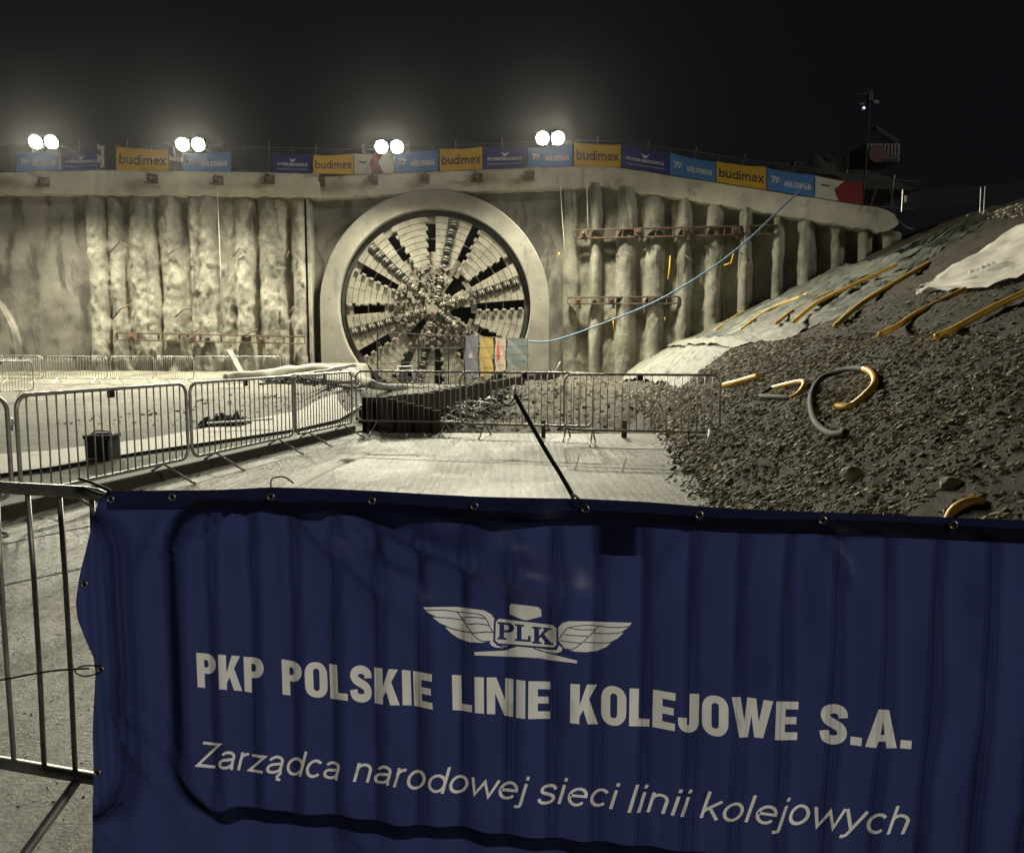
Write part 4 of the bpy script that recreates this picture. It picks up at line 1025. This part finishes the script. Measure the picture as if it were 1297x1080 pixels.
# cable ties
def tie(pts, label, r=.0035, off=.0, w=None):
    p3 = []
    for x, y, o in pts: u, v = nplane(x, y, o); p3.append(V(NL.x, NL.y, 0) + nd * u + nn_ * o + V(0, 0, v))
    return tag(MB().tube(catmull(p3, 5), r, 8).build('cable_tie', M['black'], None, True), label, 'cable tie')
tie([(741, 645, .008), (735, 634, .014), (727, 626, -.02), (725, 630, -.05)], 'short black tie loop through the eyelet at the end of the long strap', .003)
m = MB()
p3 = [];
for x, y, o in ((652, 500, -.30), (664, 522, -.26), (690, 568, -.18), (712, 604, -.11), (726, 629, -.06)):
    u, v = nplane(x, y, o); p3.append(V(NL.x, NL.y, 0) + nd * u + nn_ * o + V(0, 0, v))
tag(MB().tube(catmull(p3, 6), .0062, 8).build('strap', M['black'], None, True), 'stiff black strap sticking up from the top edge of the big navy banner', 'strap')
tie([(345, 628, .008), (343, 616, .012), (345, 606, -.03), (360, 604, -.05), (372, 612, -.06)], 'thin black tie with a curled tail above the eyelet left of centre on the banner', .0022)
tie([(112, 846, .01), (60, 850, -.06), (0, 861, -.12), (-60, 870, -.12)], 'taut black cord tying the banner edge to the bars on the left', .003)
tie([(128, 851, .012), (108, 856, -.03), (95, 850, -.07), (105, 843, -.03), (128, 843, .012)], 'black tie loop at the middle of the banner left edge', .0025)
tie([(100, 606, -.10), (118, 612, -.06), (140, 622, .01), (128, 626, -.05), (104, 617, -.09)], 'black tie wrapped round the barrier corner at the banner top left', .004)

# ------------------------------------------------------------------ sheets and pipes on the embankment
def drape(name, corners, off, mats, label, cat, fold=.05, nu=60, nv=40, seed=0, ff=6, mfn=None, freeze=False):
    """corners: photo outline as two polylines (lower/left edge, upper/right edge)"""
    E0 = [hill_hit(*p) for p in corners[0]]; E1 = [hill_hit(*p) for p in corners[1]]
    def al(E, t):
        k = t * (len(E) - 1); i = min(len(E) - 2, int(k)); return E[i].lerp(E[i + 1], k - i)
    def f(u, v):
        p = al(E0, u).lerp(al(E1, u), v)
        w = noise.ridged_multi_fractal(Vector((v * ff + seed, u * 1.2 + .5 * math.sin(v * 6), seed)), .9, 2.0, 3, 1.0, 2.0) * .5
        e = min(1, 6 * min(v, 1 - v))
        return V(p.x, p.y, hillz(p.x, p.y) + off * (.25 + .75 * e) + fold * w * e)
    o = grid(name, mats, lin(0, 1, nu), lin(0, 1, nv), f, None, True, mfn)
    return tag(o, label, cat)
drape('slope_sheet', ([(853, 436), (905, 407), (960, 379), (1020, 349), (1080, 318), (1140, 291)], [(938, 436), (1000, 424), (1075, 398), (1130, 358), (1200, 312), (1262, 274)]), .09, [M['geo']], 'dark green geotextile sheet spread over the upper slope beside the wall', 'sheet', .30, 120, 200, 3, 26)
drape('slope_sheet', ([(787, 482), (800, 462), (812, 447), (830, 438)], [(862, 492), (890, 470), (918, 447), (938, 437)]), .07, [M['geol']], 'pale wrinkled sheet over the foot of the slope behind the cross barriers', 'sheet', .10, 60, 130, 5, 20)
drape('slope_sheet', ([(826, 442), (850, 433), (900, 408), (940, 386)], [(930, 443), (990, 433), (1035, 412), (1075, 386)]), .20, [M['geol']], 'pale lower end of the geotextile lying along the berm', 'sheet', .10, 60, 130, 8, 18)
# white textile with faint print
def wl(u, v):
    A = [(1160, 379), (1200, 376), (1250, 368), (1297, 355), (1400, 325)]; B = [(1160, 377), (1200, 349), (1250, 316), (1297, 287), (1400, 235)]
    k = u * 4; i = min(3, int(k)); f = k - i; a = (lerp(A[i][0], A[i + 1][0], f), lerp(A[i][1], A[i + 1][1], f)); b_ = (lerp(B[i][0], B[i + 1][0], f), lerp(B[i][1], B[i + 1][1], f)); return (lerp(a[0], b_[0], v), lerp(a[1], b_[1], v))
cache = {}
def wfn(u, v):
    p = hill_hit(*wl(u, v)); return V(p.x, p.y, hillz(p.x, p.y) + .14 + .05 * fbm(u * 6, v * 3) + .02 * math.sin(v * 14 + u * 9))
wsh = [([rect(.30, .16, .55, .175)], 1)] + [([[(.36 + i * .035, .42 + .03 * math.sin(i)), (.38 + i * .035, .42), (.38 + i * .035, .52), (.36 + i * .035, .50)]], 2) for i in range(6)]
tag(printed('white_sheet', [(0, 0), (1, 0), (1, 1), (0, 1)], wsh, wfn, [M['white'], cm('faded red print', (.45, .15, .13)), cm('faded grey print', (.45, .43, .42))], .05), 'white textile sheet with faint print pinned to the right of the upper slope', 'sheet')

def pipe(pts, r, label, name='drain_pipe', mats=None, rib=True, lift=0, split=None):
    q = []
    for p in pts:
        h = hill_hit(p[0], p[1]); l = p[2] if len(p) > 2 else 0; q.append(h + V(0, 0, r + .05 + lift) if not l else h + V(0, 0, r) + (CAM - h).normalized() * l)
    c = catmull(q, 40 if rib else 6)
    rr = [r * (1 + (.10 if (i % 2) else -.06)) for i in range(len(c))] if rib else r
    b = MB()
    if split: k = int(len(c) * split); b.tube(c[:k + 1], rr[:k + 1] if rib else r, 10, mi=0); b.tube(c[k:], rr[k:] if rib else r, 10, mi=1)
    else: b.tube(c, rr, 10)
    o = b.build(name, mats or [M['ora']], None, True); return tag(o, label, 'pipe', 'drain pipes on the slope')
pipe([(1058, 419), (1087, 393), (1127, 367), (1177, 338)], .06, 'long yellow drain pipe on bare soil just right of the green sheet')
pipe([(1005, 423), (1035, 397), (1080, 374), (1099, 365), (1135, 348)], .055, 'yellow drain pipe along the right edge of the green sheet', lift=.22)
pipe([(939, 429), (971, 405), (1023, 383)], .06, 'thin yellow drain pipe at the middle of the green sheet', lift=.22)
pipe([(983, 423), (1010, 402), (1055, 381)], .05, 'faint yellow drain pipe between two brighter ones on the green sheet', lift=.22)
pipe([(905, 428), (925, 412), (955, 395)], .045, 'shortest thin yellow drain pipe near the pale sheet top', lift=.22)
pipe([(1115, 432), (1140, 418), (1163, 403), (1222, 373)], .045, 'yellow drain pipe coming out from under the white textile sheet')
pipe([(1187, 436), (1205, 427), (1232, 412), (1262, 396), (1297, 379), (1350, 352)], .042, 'rightmost yellow drain pipe, below the white textile sheet')
pipe([(917, 494), (930, 491), (945, 487), (960, 483)], .05, 'short orange pipe stub beside the end of the cross barriers')
pipe([(978, 494, .05), (998, 489, .12), (1017, 486, .15), (1016, 496, .1), (1004, 506, .03), (985, 510), (968, 509), (964, 503, .03), (978, 494, .08)], .034, 'smaller loop of drain pipe, half yellow and half grey', mats=[M['ora'], M['greyp']], split=.52)
pipe([(1059, 524), (1078, 518, .04), (1098, 502, .10), (1108, 486, .15), (1098, 472, .18), (1070, 471, .2), (1040, 483, .15), (1027, 505, .1), (1031, 535, .06), (1050, 553, .03), (1071, 559)], .035, 'large loop of drain pipe standing up on the slope, yellow end and grey end', mats=[M['ora'], M['greyp']], split=.42)
hy = hill_hit(1230, 650); cc_ = [P(x, y, hy.y) for x, y in ((1200, 662), (1207, 648), (1219, 639), (1234, 635), (1247, 639), (1254, 650), (1256, 664))]
cc_ = catmull(cc_, 10); tag(MB().tube(cc_, [.030 * (1.05 if i % 2 else .97) for i in range(len(cc_))], 12).build('drain_pipe', M['ora'], None, True), 'curved orange pipe arc rising just above the navy banner at the right', 'pipe', 'drain pipes on the slope')

# ------------------------------------------------------------------ rope, cables and smaller things
c = catmull([P(655, 430, 40), P(697, 432, 39.5), P(760, 411, 39), P(830, 382, 38.5), P(890, 347, 38.3), P(940, 310, 38.2), P(985, 268, 38.2), P(1032, 224, 38.5)], 8)
tag(MB().tube(c, .042, 8).build('hose', M['hose'], None, True), 'long pale blue hose sagging from the sloping beam to the machine', 'hose')
for pts, l in (([(709, 212), (711, 260), (714, 300), (716, 335)], 'thin white cable hanging on the wall right of the arch'), ([(742, 212), (744, 260), (745, 297)], 'white hose hanging from the beam to the upper waler'), ([(275, 222), (276, 260), (279, 330), (281, 392)], 'thin white cord hanging down the left piles')):
    tag(MB().tube([P(x, y, wall_front(x) - .12) for x, y in pts], .03 if 'hose' in l else .016, 6).build('cable', M['wcable'], None, True), l, 'cable')
tag(MB().tube(catmull([P(1103, 262, 38.3), P(1112, 235, 38.3), P(1122, 232, 38.3), P(1131, 252, 38), P(1134, 272, 37.8), P(1146, 286, 37.5), P(1158, 291, 37)], 6), .032, 8).build('hose', M['greyp'], None, True), 'grey hose bent over the lowest end of the sloping beam', 'hose')
# black bin
bp = G(131, 586); bin_ = thing('waste_bin', 'square black plastic bin on the yard behind the left barriers', 'bin', bp, .25)
m = MB(); s = .31; hh = .36; k = .96
vs = [V(x * s / 2 * (k if z == 0 else 1), y * s / 2 * (k if z == 0 else 1), z * hh) for z in (0, 1) for x, y in ((-1, -1), (1, -1), (1, 1), (-1, 1))]
vs = [bp + v for v in vs]; m.add(vs, [(0, 3, 2, 1), (0, 1, 5, 4), (1, 2, 6, 5), (2, 3, 7, 6), (3, 0, 4, 7)]); m.build('body', M['black'], bin_)
m = MB()
for a, c_ in (((-1, -1), (1, -1)), ((1, -1), (1, 1)), ((1, 1), (-1, 1)), ((-1, 1), (-1, -1))): m.beam(bp + V(a[0] * s / 2, a[1] * s / 2, hh), bp + V(c_[0] * s / 2, c_[1] * s / 2, hh), .04, .05, bev=.01)
m.build('rim', M['black'], bin_); MB().tube(catmull([bp + V(-.12, -.1, hh), bp + V(-.08, 0, hh + .06), bp + V(.08, 0, hh + .06), bp + V(.12, .1, hh)], 4), .012, 6).build('handle', M['galv'], bin_, True)
# rag heap
def heap(name, x, y, sx, sy, h, mat_, label, cat, seed=0, z0=.02):
    p = G(x, y, z0)
    def f(u, v):
        a = (u - .5) * 2; c_ = (v - .5) * 2; r = math.hypot(a, c_); e = max(0, 1 - r ** 2); return V(p.x + a * sx, p.y + c_ * sy, z0 - .03 + h * e ** .6 * (1 + .9 * fbm(u * 5 + seed, v * 5)) )
    return tag(grid(name, mat_, lin(0, 1, 46), lin(0, 1, 46), f), label, cat)
heap('rag_heap', 285, 541, .55, .5, .2, M['greyp'], 'crumpled grey sheeting heap beside the pale concrete strip', 'rag heap', 1)
heap('debris_heap', 110, 577, .0 + .3, .2, .03, M['timber'], 'flat scatter of dark scraps right of the black bin', 'debris', 3)
m = MB(); a = G(262, 536, .2); m.beam(a, a + V(1.0, .5, .03), .05, .03); tag(m.build('board', M['wcable']), 'thin board lying on the grey rag heap', 'board')
# white wrapped pipes
def fat_tube(pts, r, name, mat_, label, cat, seed=0):
    c = catmull([P(x, y, Y) for x, y, Y in pts], 10); o = MB().tube(c, r, 16).build(name, mat_, None, True)
    for v in o.data.vertices: v.co += Vector((nz(v.co.x * 2 + seed, v.co.y * 2, v.co.z * 3), nz(v.co.x * 3, v.co.y * 2 + seed, 4), nz(v.co.x * 2.5, v.co.z * 3, seed + 9))) * r * .5
    return tag(o, label, cat)
fat_tube([(285, 477, 29), (330, 474, 30), (370, 468, 32), (400, 466, 33), (432, 467, 34)], .15, 'wrapped_pipe', M['path'], 'long pipe wrapped in white sheeting behind the end of the left barriers', 'pipe', 1)
fat_tube([(444, 469, 24), (455, 478, 21), (470, 487, 19), (490, 491, 19.5), (520, 492, 21), (555, 494, 22)], .10, 'wrapped_pipe', M['path'], 'white wrapped pipe bending down past the trench end', 'pipe', 4)
fat_tube([(330, 480, 30), (370, 477, 30), (410, 470, 30), (452, 462, 30)], .07, 'plastic_pipe', M['wcable'], 'thin white pipe lying across the wrapped pipes', 'pipe', 2)
for i, (x, y, Y) in enumerate(((352, 484, 24), (385, 483, 23), (410, 484, 22), (430, 488, 20))):
    p = P(x, y, Y); m = MB()
    for j in range(9): m.beam(p + V(random.uniform(-.5, .5), random.uniform(-.3, .3), random.uniform(-.1, .1)), p + V(random.uniform(-.7, .7), random.uniform(-.4, .4), random.uniform(-.1, .15)), random.uniform(.03, .1), random.uniform(.03, .08))
    tag(m.build('scrap_pile', M['timber'] if i % 2 else M['greyp']), ['dark scrap pile left of the wrapped pipe, farthest of four', 'grey scrap pile second from the left below the wrapped pipe', 'dark scrap pile below the thin white pipe', 'nearest scrap pile right behind the last left barrier'][i], 'scrap')
m = MB(); m.beam(P(290, 444, 34), P(306, 473, 33.6), .28, .08, bev=.01); tag(m.build('plank', M['path']), 'pale plank leaning behind the far barriers', 'plank')
# grey drum by the machine
q = P(513, 494, 24.5); dr = thing('drum', 'pale grey drum standing in front of the machine behind the cross barriers', 'drum', q)
m = MB(); m.cyl(q, q + V(0, 0, .74), .24, 20); m.build('body', M['greypaint'], dr, True); m = MB()
for z in (.02, .25, .5, .73): m.tube([q + V(math.cos(a) * .245, math.sin(a) * .245, z) for a in [2 * PI * k / 20 for k in range(20)]], .012, 6, True)
m.build('hoop', M['galv'], dr, True)
# pump by the trench end
q = G(461, 533, 0.05); pm = thing('pump', 'small black pump beside the dark end of the trench', 'pump', q)
m = MB(); m.cyl(q + V(-.1, 0, .16), q + V(.12, .05, .16), .085, 14); m.box(q + V(0, 0, .05), (.3, .22, .05), bev=.01); m.build('body', M['black'], pm, True)
m = MB(); m.tube([q + V(-.14, 0, .04), q + V(-.14, 0, .30), q + V(.16, 0, .30), q + V(.16, 0, .04)], .012, 6); m.build('frame', M['black'], pm, True)
m = MB(); m.tube(catmull([q + V(.1, 0, .2), q + V(.2, -.05, .28), q + V(.28, -.1, .1), q + V(.15, -.25, .02)], 5), .03, 8); m.build('hose', M['black'], pm, True)
# flattened white hose on the pavement
hp = [(345, 628), (375, 613), (405, 598), (428, 588), (447, 581), (464, 572), (474, 561), (475, 550), (467, 541)]
pts = catmull([G(x, y) for x, y in hp], 8); b = MB(); vs = []; n = len(pts)
for i, p in enumerate(pts):
    t = (pts[min(n - 1, i + 1)] - pts[max(0, i - 1)]).normalized(); w = t.cross(V(0, 0, 1)); wd = .085 + .02 * nz(i * .3, 1)
    hz = .012 + .012 * abs(nz(i * .6, 3)) + (.035 * math.exp(-((i - 27) / 3) ** 2)); vs += [p + w * wd + V(0, 0, .004), p + w * wd * .5 + V(0, 0, hz), p - w * wd * .5 + V(0, 0, hz * .9), p - w * wd + V(0, 0, .004)]
b.add(vs, [(4 * i + k, 4 * i + k + 1, 4 * i + 5 + k, 4 * i + 4 + k) for i in range(n - 1) for k in range(3)])
b.m = [1 if 25 <= k // 3 <= 30 else 0 for k in range(len(b.f))]
tag(b.build('flat_hose', [M['beam'], M['black']], None, True), 'flattened white hose snaking over the pavement with a dark fold', 'hose')
# tangled cables in the trench
rn = random.Random(11)
def clump(x0, y0_, x1, y1_, n, r, mat_, label, name, cat, sp=.35):
    m = MB()
    for i in range(n):
        t = rn.random(); x = lerp(x0, x1, t); y = lerp(y0_, y1_, t) + rn.uniform(-6, 6); p = G(x, y, -.12 + .1 * t); q = [p]
        for k in range(5): q.append(q[-1] + V(rn.uniform(-1, 1) * sp, rn.uniform(-1, 1) * sp, 0)); q[-1].z = p.z + rn.uniform(0, .28)
        m.tube(catmull(q, 4), r * rn.uniform(.6, 1.4), 5)
    return tag(m.build(name, mat_, None, True), label, cat, kind='stuff')
clump(560, 533, 655, 492, 46, .014, M['wcable'], 'tangle of pale cables and wire at the trench side', 'cable_tangle', 'cables')
clump(540, 540, 650, 505, 30, .02, M['timber'], 'dark cables and roots mixed in the tangle', 'dark_cable_tangle', 'cables')
for pts, l in (([(523, 520), (530, 510), (555, 514), (575, 524), (560, 530), (540, 536), (553, 543)], 'thick dark hose loop lying in the trench near the barrier'),):
    tag(MB().tube(catmull([G(x, y, -.1) for x, y in pts], 6), .045, 8).build('hose', M['greyp'], None, True), l, 'hose')
# stakes and blocks at pavement edge
for x, y0_, y1_, w, l in ((689, 536, 556, .07, 'short pale post below the cross barriers left of the overlap'), (793, 541, 556, .09, 'short brown block behind the cross barriers right of the overlap')):
    p = G(x, y1_); m = MB(); m.box(p + V(0, .25, .08), (w, w, .40), bev=.008); m.box(p + V(0, .25, .285), (w * 1.15, w * 1.15, .02), bev=.004); tag(m.build('stake', M['rust']), l, 'stake')
p = P(805, 502, 17.0); m = MB(); m.box(p, (.15, .03, .10), bev=.005); m.cyl(p + V(0, .03, -.5), p + V(0, .03, .05), .012, 6); tag(m.build('marker', M['wcable']), 'small white marker plate standing in the brown mud', 'marker')
m = MB(); m.tube([G(700, 478, 0), P(706, 466, 33), P(710, 458, 33)], .03, 6); tag(m.build('bent_bar', M['wcable'], None, True), 'pale bent bar sticking up at the far mud edge', 'bar')
for pts in ([(896, 566), (898, 548), (905, 545)],): tag(MB().tube([hill_hit(*q) + V(0, -.02, .05) for q in pts], .012, 6).build('loose_wire', M['wcable'], None, True), 'pale wire bent round the last barrier foot on the slope', 'wire')
# rubble in the mud and on the yard
ch = MB(); rnd = random.Random(9)
for i in range(3800):
    Y = rnd.uniform(13.9, 40); u = rnd.random(); X = lerp(trenchX(Y) + .3, toeX(Y) + .6, u); z = mf((X - trenchX(Y)) / (toeX(Y) + .9 - trenchX(Y)), Y).z
    s = .015 + .09 * rnd.random() ** 3; flake(V(X, Y, z), s, rnd, 1 if rnd.random() < .25 else 0, ch)
for i in range(900):
    X = rnd.uniform(-9, -1); Y = rnd.uniform(15, 25)
    if X > trenchX(Y) - .2: continue
    s = .015 + .06 * rnd.random() ** 3; flake(V(X, Y, leftz(X, Y)), s, rnd, 0, ch)
tag(ch.build('rubble', [M['soil'], M['mud']]), 'small stones scattered over the mud', 'rubble', kind='stuff')
ch = MB()
for i in range(5200):
    Y = 1.6 + 9 * rnd.random() ** 1.3; X = rnd.uniform(kerbX(Y) + .1, min(toeX(Y), kerbX(Y) + 4.2)); s = .002 + .006 * rnd.random() ** 3
    flake(V(X, Y, .001), s, rnd, 0, ch)
tag(ch.build('grit', [M['chip']]), 'fine grit lying on the pavement', 'grit', kind='stuff')

# ------------------------------------------------------------------ plateau and dark things beyond
def pz(X): return interp(X, [-40, 5, 18.6, 24, 80], [9.6, 9.9, 6.9, 7.4, 7.6])
tag(grid('plateau', M['dark'], lin(-60, 18.8, 50), [43.4 - 0, 46, 52, 62, 80, 110, 150], lambda X, Y: V(X, Y if Y > 44 else (43.4 if X < 5 else lerp(43.4, 39.4, (X - 5) / 13.8)), pz(X) - .05)), kind='structure')
tag(grid('hill', M['dark'], lin(18, 120, 40), lin(55, 180, 20), lambda X, Y: V(X, Y, 7.2 + .4 * fbm(X * .1, Y * .1))), kind='structure')
mo = MB(); pc = P(1030, 205, 62)
tag(grid('spoil_heap', M['dark'], lin(-1, 1, 40), lin(-1, 1, 20), lambda u, v: pc + V(u * 6, v * 5, -3.0 + 3.1 * max(0, 1 - u * u) ** .7 * max(0, 1 - v * v) * (1 + .35 * fbm(u * 3, v * 3)))), 'low spoil heap on the dark plateau above the blue banners', 'heap')
# dark mast with cameras
mb_ = P(1095, 212, 52); mt = P(1103, 114, 52); ms = thing('camera_mast', 'tall thin unlit mast with cameras and a small light, right of the wall', 'mast', mb_)
m = MB(); m.cyl(mb_ - V(0, 0, 2), mt, .06, 10, .04); m.build('pole', M['shield'], ms)
m = MB(); c0 = P(1102, 124, 52); m.box(c0, (.3, .25, .45), bev=.03); m.beam(c0 + V(-.8, 0, .2), c0 + V(.2, 0, .35), .08, .08); m.build('bracket', M['shield'], ms)
for dx, dz in ((-.45, -.4), (-.35, -.75)):
    m = MB(); q = c0 + V(dx, -.1, dz); m.cyl(q, q + V(-.35, -.1, -.08), .1, 10); m.build('camera', M['shield'], ms)
q = P(1094, 137, 51.8); m = MB(); m.disc(q, .09, (0, -1, 0), 12, .04); m.build('status_light', M['led'], ms)
m = MB(); m.cyl(c0 + V(.2, 0, -.3), c0 + V(.5, 0, -.3), .16, 12); m.build('siren', M['galv'], ms)
# dark container with red disc and a conveyor end
q0 = P(1095, 205, 54); q1 = P(1140, 182, 54); ct = thing('site_container', 'dim pale container with a dark red patch beside the mast', 'container', V((q0.x + q1.x) / 2, 55, q0.z))
cx, cz = (q0.x + q1.x) / 2, (q0.z + q1.z) / 2; w_, h_ = q1.x - q0.x, q1.z - q0.z
m = MB(); m.box((cx, 55.2, cz), (w_, 2.4, h_), bev=.04)
for i in range(10): m.box((q0.x + w_ * (i + .5) / 10, 53.98, cz), (.08, .06, h_ * .9))
m.build('body', M['greypaint'], ct)
m = MB(); m.disc((q0.x + .75, 53.9, cz - .1), .55, (0, -1, 0), 24, .03); m.build('red_patch', M['redp'], ct)
m = MB(); m.box((cx + .5, 53.93, cz - .3), (w_ * .5, .04, .35), bev=.01); m.build('door', M['shield'], ct)
a, c_ = P(1107, 162, 55), P(1136, 180, 55); m = MB(); m.beam(a, c_, .5, .14); m.beam(a + V(.05, -.3, -.25), c_ + V(.05, -.3, -.25), .06, .06)
for i in range(8): p_ = a.lerp(c_, i / 8); m.beam(p_ + V(0, -.28, 0), p_ + V(.2, -.28, -.24), .04, .04)
tag(m.build('conveyor', M['shield']), 'dim slanted conveyor end above the dark container', 'conveyor')
# thin fence far right on the embankment top
cp = thing('site_fence', 'unlit thin wire fence on the embankment top at the right edge', 'fence', P(1200, 260, 34))
for x, y0_, y1_ in ((1142, 240, 268), (1241, 237, 270), (1246, 236, 270), (1330, 228, 262)):
    MB().cyl(P(x, y1_, 34), P(x + 1.5, y0_, 34), .025, 6).build('post', M['galv'], cp)
m = MB()
for (x0, y0_), (x1, y1_) in (((1142, 240), (1241, 238)), ((1246, 237), (1330, 228)), ((1142, 264), (1241, 260)), ((1246, 261), (1330, 255))): m.tube([P(x0, y0_, 34), P(x1, y1_, 34)], .014, 5)
for i in range(90): x = 1143 + i * 2.1; m.tube([P(x, 240 - (x - 1143) * .06, 34), P(x, 264 - (x - 1143) * .05, 34)], .0022, 3)
m.build('wire_mesh', M['dark'], cp); m = MB(); p = P(1147, 252, 33.95); m.box(p, (.1, .01, .28), bev=.003); m.build('sign', M['wcable'], cp)
# crest stones on the far right
m = MB(); rnd = random.Random(21)
for i in range(140):
    x = rnd.uniform(1225, 1297); y = lerp(276, 260, (x - 1225) / 72) + rnd.uniform(-2, 12); h = hill_hit(x, y, 10)
    if h: flake(V(h.x, h.y, hillz(h.x, h.y) + .02), rnd.uniform(.03, .13), rnd, rnd.randint(0, 1), m)
tag(m.build('crest_rubble', [M['chip'], M['chipl']]), 'stones along the crest of the embankment', 'rubble', kind='stuff')

# ------------------------------------------------------------------ light, sky, air
w = bpy.data.worlds.new('World'); SC.world = w; w.use_nodes = True; n = w.node_tree; bg = n.nodes['Background']
sky = n.nodes.new('ShaderNodeTexSky'); sky.sky_type = 'NISHITA'; sky.sun_disc = False; sky.sun_elevation = R(38); sky.sun_rotation = R(200)
mx = mix(n, sky.outputs[0], (.30, .29, .36), .985); n.links.new(mx, bg.inputs['Color']); bg.inputs['Strength'].default_value = .012
sd = bpy.data.lights.new('front_fill', 'SUN'); sd.energy = .78; sd.angle = R(5); sd.color = (1, .95, .84)  # weak fill added from behind the camera, stands in for unseen site floodlights
so = bpy.data.objects.new('front_fill', sd); COL.objects.link(so); so.rotation_euler = Vector((-.84, .54, -.36)).to_track_quat('-Z', 'Y').to_euler()

hz = MB(); hz.box((0, 100, 11), (420, 330, 30.6))
hm = bpy.data.materials.new('night haze'); hm.use_nodes = True; n = hm.node_tree; n.nodes.clear(); o_ = n.nodes.new('ShaderNodeOutputMaterial'); pv = n.nodes.new('ShaderNodeVolumePrincipled')
pv.inputs['Color'].default_value = (.95, .93, .95, 1); pv.inputs['Density'].default_value = .00005; pv.inputs['Anisotropy'].default_value = .92; n.links.new(pv.outputs[0], o_.inputs['Volume'])
HAZE = True
if HAZE: tag(hz.build('haze', hm), kind='stuff')

SC.view_settings.view_transform = 'Standard'; SC.view_settings.look = 'None'; SC.view_settings.exposure = 0; SC.view_settings.gamma = 1
SC.cycles.max_bounces = 6; SC.cycles.diffuse_bounces = 3; SC.cycles.volume_bounces = 0; SC.cycles.transparent_max_bounces = 8
SC.cycles.sample_clamp_indirect = 4
